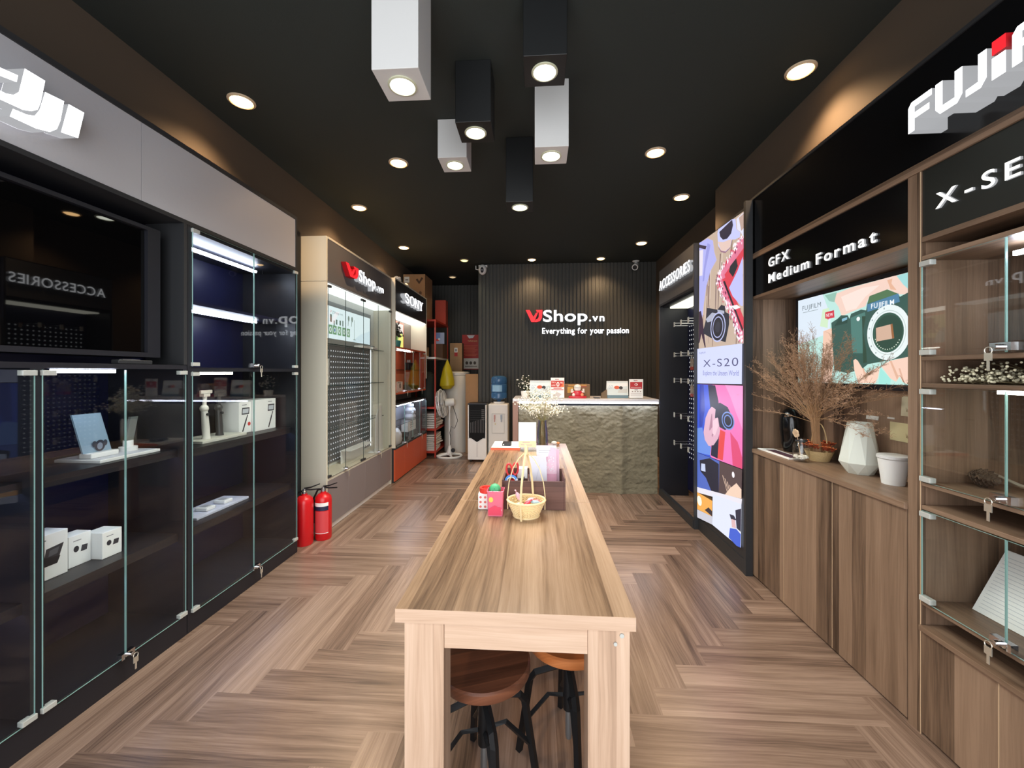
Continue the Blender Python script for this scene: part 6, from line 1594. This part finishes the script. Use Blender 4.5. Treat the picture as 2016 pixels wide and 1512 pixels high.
# wicker basket with sweets
bx, by = -0.048, 1.815
t = thing('wicker_basket', 'small pale wicker basket with tall gathered handles holding wrapped sweets', 'basket', (bx, by, zt))
M_wk = pbr('pale_bamboo', (246,224,174), 0.55)
wk = MB()
nS, nR = 30, 13
for i in range(nR):
    q = i/(nR-1); R0 = .054+.028*q; z = zt+.006+.062*q
    pts = []
    for j in range(nS*2+1):
        a = 2*math.pi*j/(nS*2); pts.append((bx+(R0+.0022*math.cos(math.pi*(j+i)))*math.cos(a), by+(R0+.0022*math.cos(math.pi*(j+i)))*math.sin(a)*.92, z))
    wk.tube(pts, .0028, 5, cap=False)
for j in range(nS):
    a = 2*math.pi*j/nS; wk.tube([(bx+.054*math.cos(a), by+.054*.92*math.sin(a), zt+.002), (bx+.083*math.cos(a), by+.083*.92*math.sin(a), zt+.072)], .0022, 4)
wk.build('weave', M_wk, t, smooth=True)
MB().lathe(bx, by, [(0, zt), (.055, zt), (.055, zt+.004), (0, zt+.004)], 30, sy=.92).build('bottom', M_wk, t)
for z, r in ((zt+.074, .085), (zt+.004, .057)): MB().tube([(bx+r*math.cos(2*math.pi*j/40), by+r*.92*math.sin(2*math.pi*j/40), z) for j in range(41)], .0048, 6).build('rim', M_wk, t, smooth=True)
for a, w in ((math.pi, .0022), (0.0, .0022), (-1.85, .0055), (1.2, .0055)):
    c, s = math.cos(a), math.sin(a)*.92
    P = [(.084, .03), (.085, .09), (.078, .15), (.060, .215), (.035, .258), (.008, .285), (0, .29)]
    if abs(s) > .4: P = [(.074, .0), (.084, .07), (.07, .15), (.045, .22), (.018, .27), (0.002, .288)]
    MB().tube([(bx+r*c, by+r*s, zt+z) for r, z in P], w, 6).build('handle', M_wk, t, smooth=True)
MB().lathe(bx, by, [(0, zt+.278), (.008, zt+.278), (.010, zt+.29), (.0085, zt+.31), (.004, zt+.318), (0, zt+.319)], 14).build('knot', M_wk, t, smooth=True)
def sweet(label, x, y, z, sc, rgb, rz, ry=0.0, up=False):
    t = thing('wrapped_sweet', label, 'sweet', (x, y, z), 0, 'wrapped sweets in the wicker basket')
    m = pbr('sweet_%d_%d' % (rgb[0], rgb[1]), rgb, 0.3)
    M_ = Matrix.Translation((x, y, z)) @ Matrix.Rotation(rz, 4, 'Z') @ Matrix.Rotation(ry, 4, 'Y')
    MB().ball((0, 0, 0), sc, 0, 12, 8, (1.35, .75, .6)).xf(M_).build('sweet', m, t, smooth=True)
    for s in (-1, 1):
        P = [(s*sc*1.25, 0, 0), (s*sc*1.9, -sc*.5, .1*sc), (s*sc*2.0, 0, -.2*sc), (s*sc*1.9, sc*.5, .1*sc)]
        MB().prism(P, (0, 0, .0012)).xf(M_).build('twist', m, t)
zb2 = zt+.052
sweet('pink and white wrapped sweet standing against the left side of the basket', -0.083, 1.80, zb2+.04, .017, (236,190,206), 0.3, 1.1)
sweet('bright red wrapped sweet in the middle of the basket', -0.045, 1.785, zb2+.012, .016, (220,58,86), 0.5, -0.5)
sweet('pale blue wrapped sweet at the right of the basket', -0.005, 1.80, zb2+.014, .017, (176,208,220), 0.2, 0.2)
sweet('white wrapped sweet at the front left of the basket', -0.075, 1.775, zb2+.012, .014, (240,232,234), -0.4)
sweet('pale pink wrapped sweet at the back of the basket', -0.03, 1.845, zb2+.012, .016, (238,206,216), 1.0)
sweet('coral wrapped sweet at the far right back of the basket', 0.0, 1.838, zb2+.01, .014, (226,120,120), -0.8)

# far end of the far table
t = thing('booklet', 'white booklet with an orange edge under the black device', 'booklet', (-0.27, 3.5, zt))
MB().box(-0.395+.012, -0.14, 3.34, 3.665, zt, zt+.018).build('pages', M_wpap, t)
MB().box(-0.385, -0.139, 3.334, 3.3395, zt, zt+.02).build('spine', pbr('orange_edge', (218,110,78), 0.5), t)
mb = MB()
for i in range(7): mb.poly([(-0.37+.02*(i % 2), 3.39+i*.035, zt+.0186), (-0.18, 3.39+i*.035, zt+.0186), (-0.18, 3.395+i*.035, zt+.0186), (-0.37+.02*(i % 2), 3.395+i*.035, zt+.0186)])
mb.build('print', pbr('pale_print', (206,204,196), 0.6), t, calc=False)
t = thing('door_fob', 'black device with a white dot lying on the booklet', 'device', (-0.25, 3.45, zt+.0205))
MB().box(-0.297, -0.222, 3.42, 3.53, zt+.0205, zt+.042).build('body', pbr('fob_grey', (44,44,46), 0.5), t, bevel=0.003)
MB().cyl((-0.285, 3.4205, zt+.031), (-0.285, 3.419, zt+.031), .005, n=14).build('dot', M_wpap, t)
t = thing('acrylic_card_stand', 'upright clear acrylic stand holding a white card, in front of the vase', 'card stand', (-0.08, 3.36, zt))
M_ac = thin_glass('clear_acrylic')
MB().box(-0.158, -0.002, 3.367, 3.370, zt, 0.985).build('back_sheet', M_ac, t)
MB().box(-0.158, -0.002, 3.28, 3.3595, zt, zt+.003).build('foot', M_ac, t)
MB().box(-0.154, -0.006, 3.3635, 3.366, zt+.02, 0.982).build('card', M_wpap, t)
f = Flat('y', 3.3633, -1); f.rect((232,226,188), -0.153, -0.007, zt+.022, zt+.075)
for a, b, z in ((-.135, -.105, .79), (-.09, -.04, .787), (-.12, -.06, .81)): f.rect((206,186,176), a, b, z, z+.007)
f.build('print', t)
vx, vy = 0.047, 3.47
t = thing('flower_vase', 'clear iridescent glass vase on the far table', 'vase', (vx, vy, zt))
M_ir = bpy.data.materials.new('iridescent_glass'); M_ir.use_nodes = True
nt = M_ir.node_tree; nt.nodes.clear()
o_ = nt.nodes.new('ShaderNodeOutputMaterial'); mx = nt.nodes.new('ShaderNodeMixShader'); tr = nt.nodes.new('ShaderNodeBsdfTransparent'); gl = nt.nodes.new('ShaderNodeBsdfGlossy')
lw = nt.nodes.new('ShaderNodeLayerWeight'); lw.inputs['Blend'].default_value = 0.5
cr = nt.nodes.new('ShaderNodeValToRGB'); cr.color_ramp.elements[0].color = RGB(236,224,190); cr.color_ramp.elements[1].color = RGB(206,196,250)
for p, c in ((.35, (206,226,240)), (.6, (240,200,226)), (.8, (180,206,250))):
    e = cr.color_ramp.elements.new(p); e.color = RGB(*c)
nt.links.new(lw.outputs['Facing'], cr.inputs[0]); nt.links.new(cr.outputs[0], gl.inputs[0]); nt.links.new(cr.outputs[0], tr.inputs[0])
gl.inputs['Roughness'].default_value = 0.05
mr = nt.nodes.new('ShaderNodeMath'); mr.operation = 'MULTIPLY_ADD'; mr.inputs[1].default_value = .45; mr.inputs[2].default_value = .08
nt.links.new(lw.outputs['Facing'], mr.inputs[0]); nt.links.new(mr.outputs[0], mx.inputs[0]); nt.links.new(tr.outputs[0], mx.inputs[1]); nt.links.new(gl.outputs[0], mx.inputs[2]); df = nt.nodes.new('ShaderNodeBsdfTranslucent'); nt.links.new(cr.outputs[0], df.inputs[0])
m2 = nt.nodes.new('ShaderNodeMixShader'); m2.inputs[0].default_value = 0.22
nt.links.new(mx.outputs[0], m2.inputs[1]); nt.links.new(df.outputs[0], m2.inputs[2]); nt.links.new(m2.outputs[0], o_.inputs[0])
MB().lathe(vx, vy, [(0, zt), (.047, zt), (.05, zt+.01), (.045, zt+.14), (.034, zt+.225), (.036, zt+.235), (.033, zt+.235), (.042, zt+.14), (.046, zt+.014), (0, zt+.012)], 26).build('body', M_ir, t, smooth=True)
t = thing('flower_bouquet', 'loose spray of tiny white baby-breath flowers in the iridescent vase', 'flowers', (vx, vy, zt+.02))
st = MB(); bl = MB()
random.seed(11)
for i in range(34):
    a = random.uniform(0, 6.283); r = random.uniform(.03, .20)
    tip = Vector((vx-.012+r*math.cos(a)*1.08, vy+r*math.sin(a)*.75, zt+.37+random.uniform(-.07, .13)*(1 if r < .15 else .8)))
    b0 = Vector((vx+random.uniform(-.02, .02), vy+random.uniform(-.02, .02), zt+.02)); p0 = Vector((vx+.02*math.cos(a), vy+.02*math.sin(a), zt+.235))
    m_ = p0.lerp(tip, .5)+Vector((0, 0, .02))
    st.tube([b0, p0, m_, tip], [.0012, .0012, .0009, .0006], 4, cap=False)
    for k in range(26):
        q = random.uniform(.35, 1.0); P = p0.lerp(m_, q*2) if q < .5 else m_.lerp(tip, q*2-1)
        E_ = P+Vector((random.gauss(0, .022), random.gauss(0, .022), random.gauss(.012, .022)))
        st.tube([P, E_], .0005, 3, cap=False)
        bl.ball(E_, random.uniform(.004, .0068), 0, 6, 4)
st.build('stems', pbr('pale_green_stem', (146,140,92), 0.7), t, calc=False); bl.build('blossoms', pbr('cream_blossom', (242,238,222), 0.8), t, smooth=True)
t = thing('wrapped_candy', 'small white and orange wrapped candy at the far edge of the far table', 'sweet', (0.16, 3.6, zt))
MB().ball((0.155, 3.62, zt+.017), .017, 0, 12, 8, (1.5, 1, 1)).build('sweet', M_wpap, t, smooth=True)
MB().ball((0.19, 3.62, zt+.013), .013, 0, 12, 8, (1.2, 1, 1)).build('sweet', pbr('candy_orange', (206,138,90), 0.5), t, smooth=True)
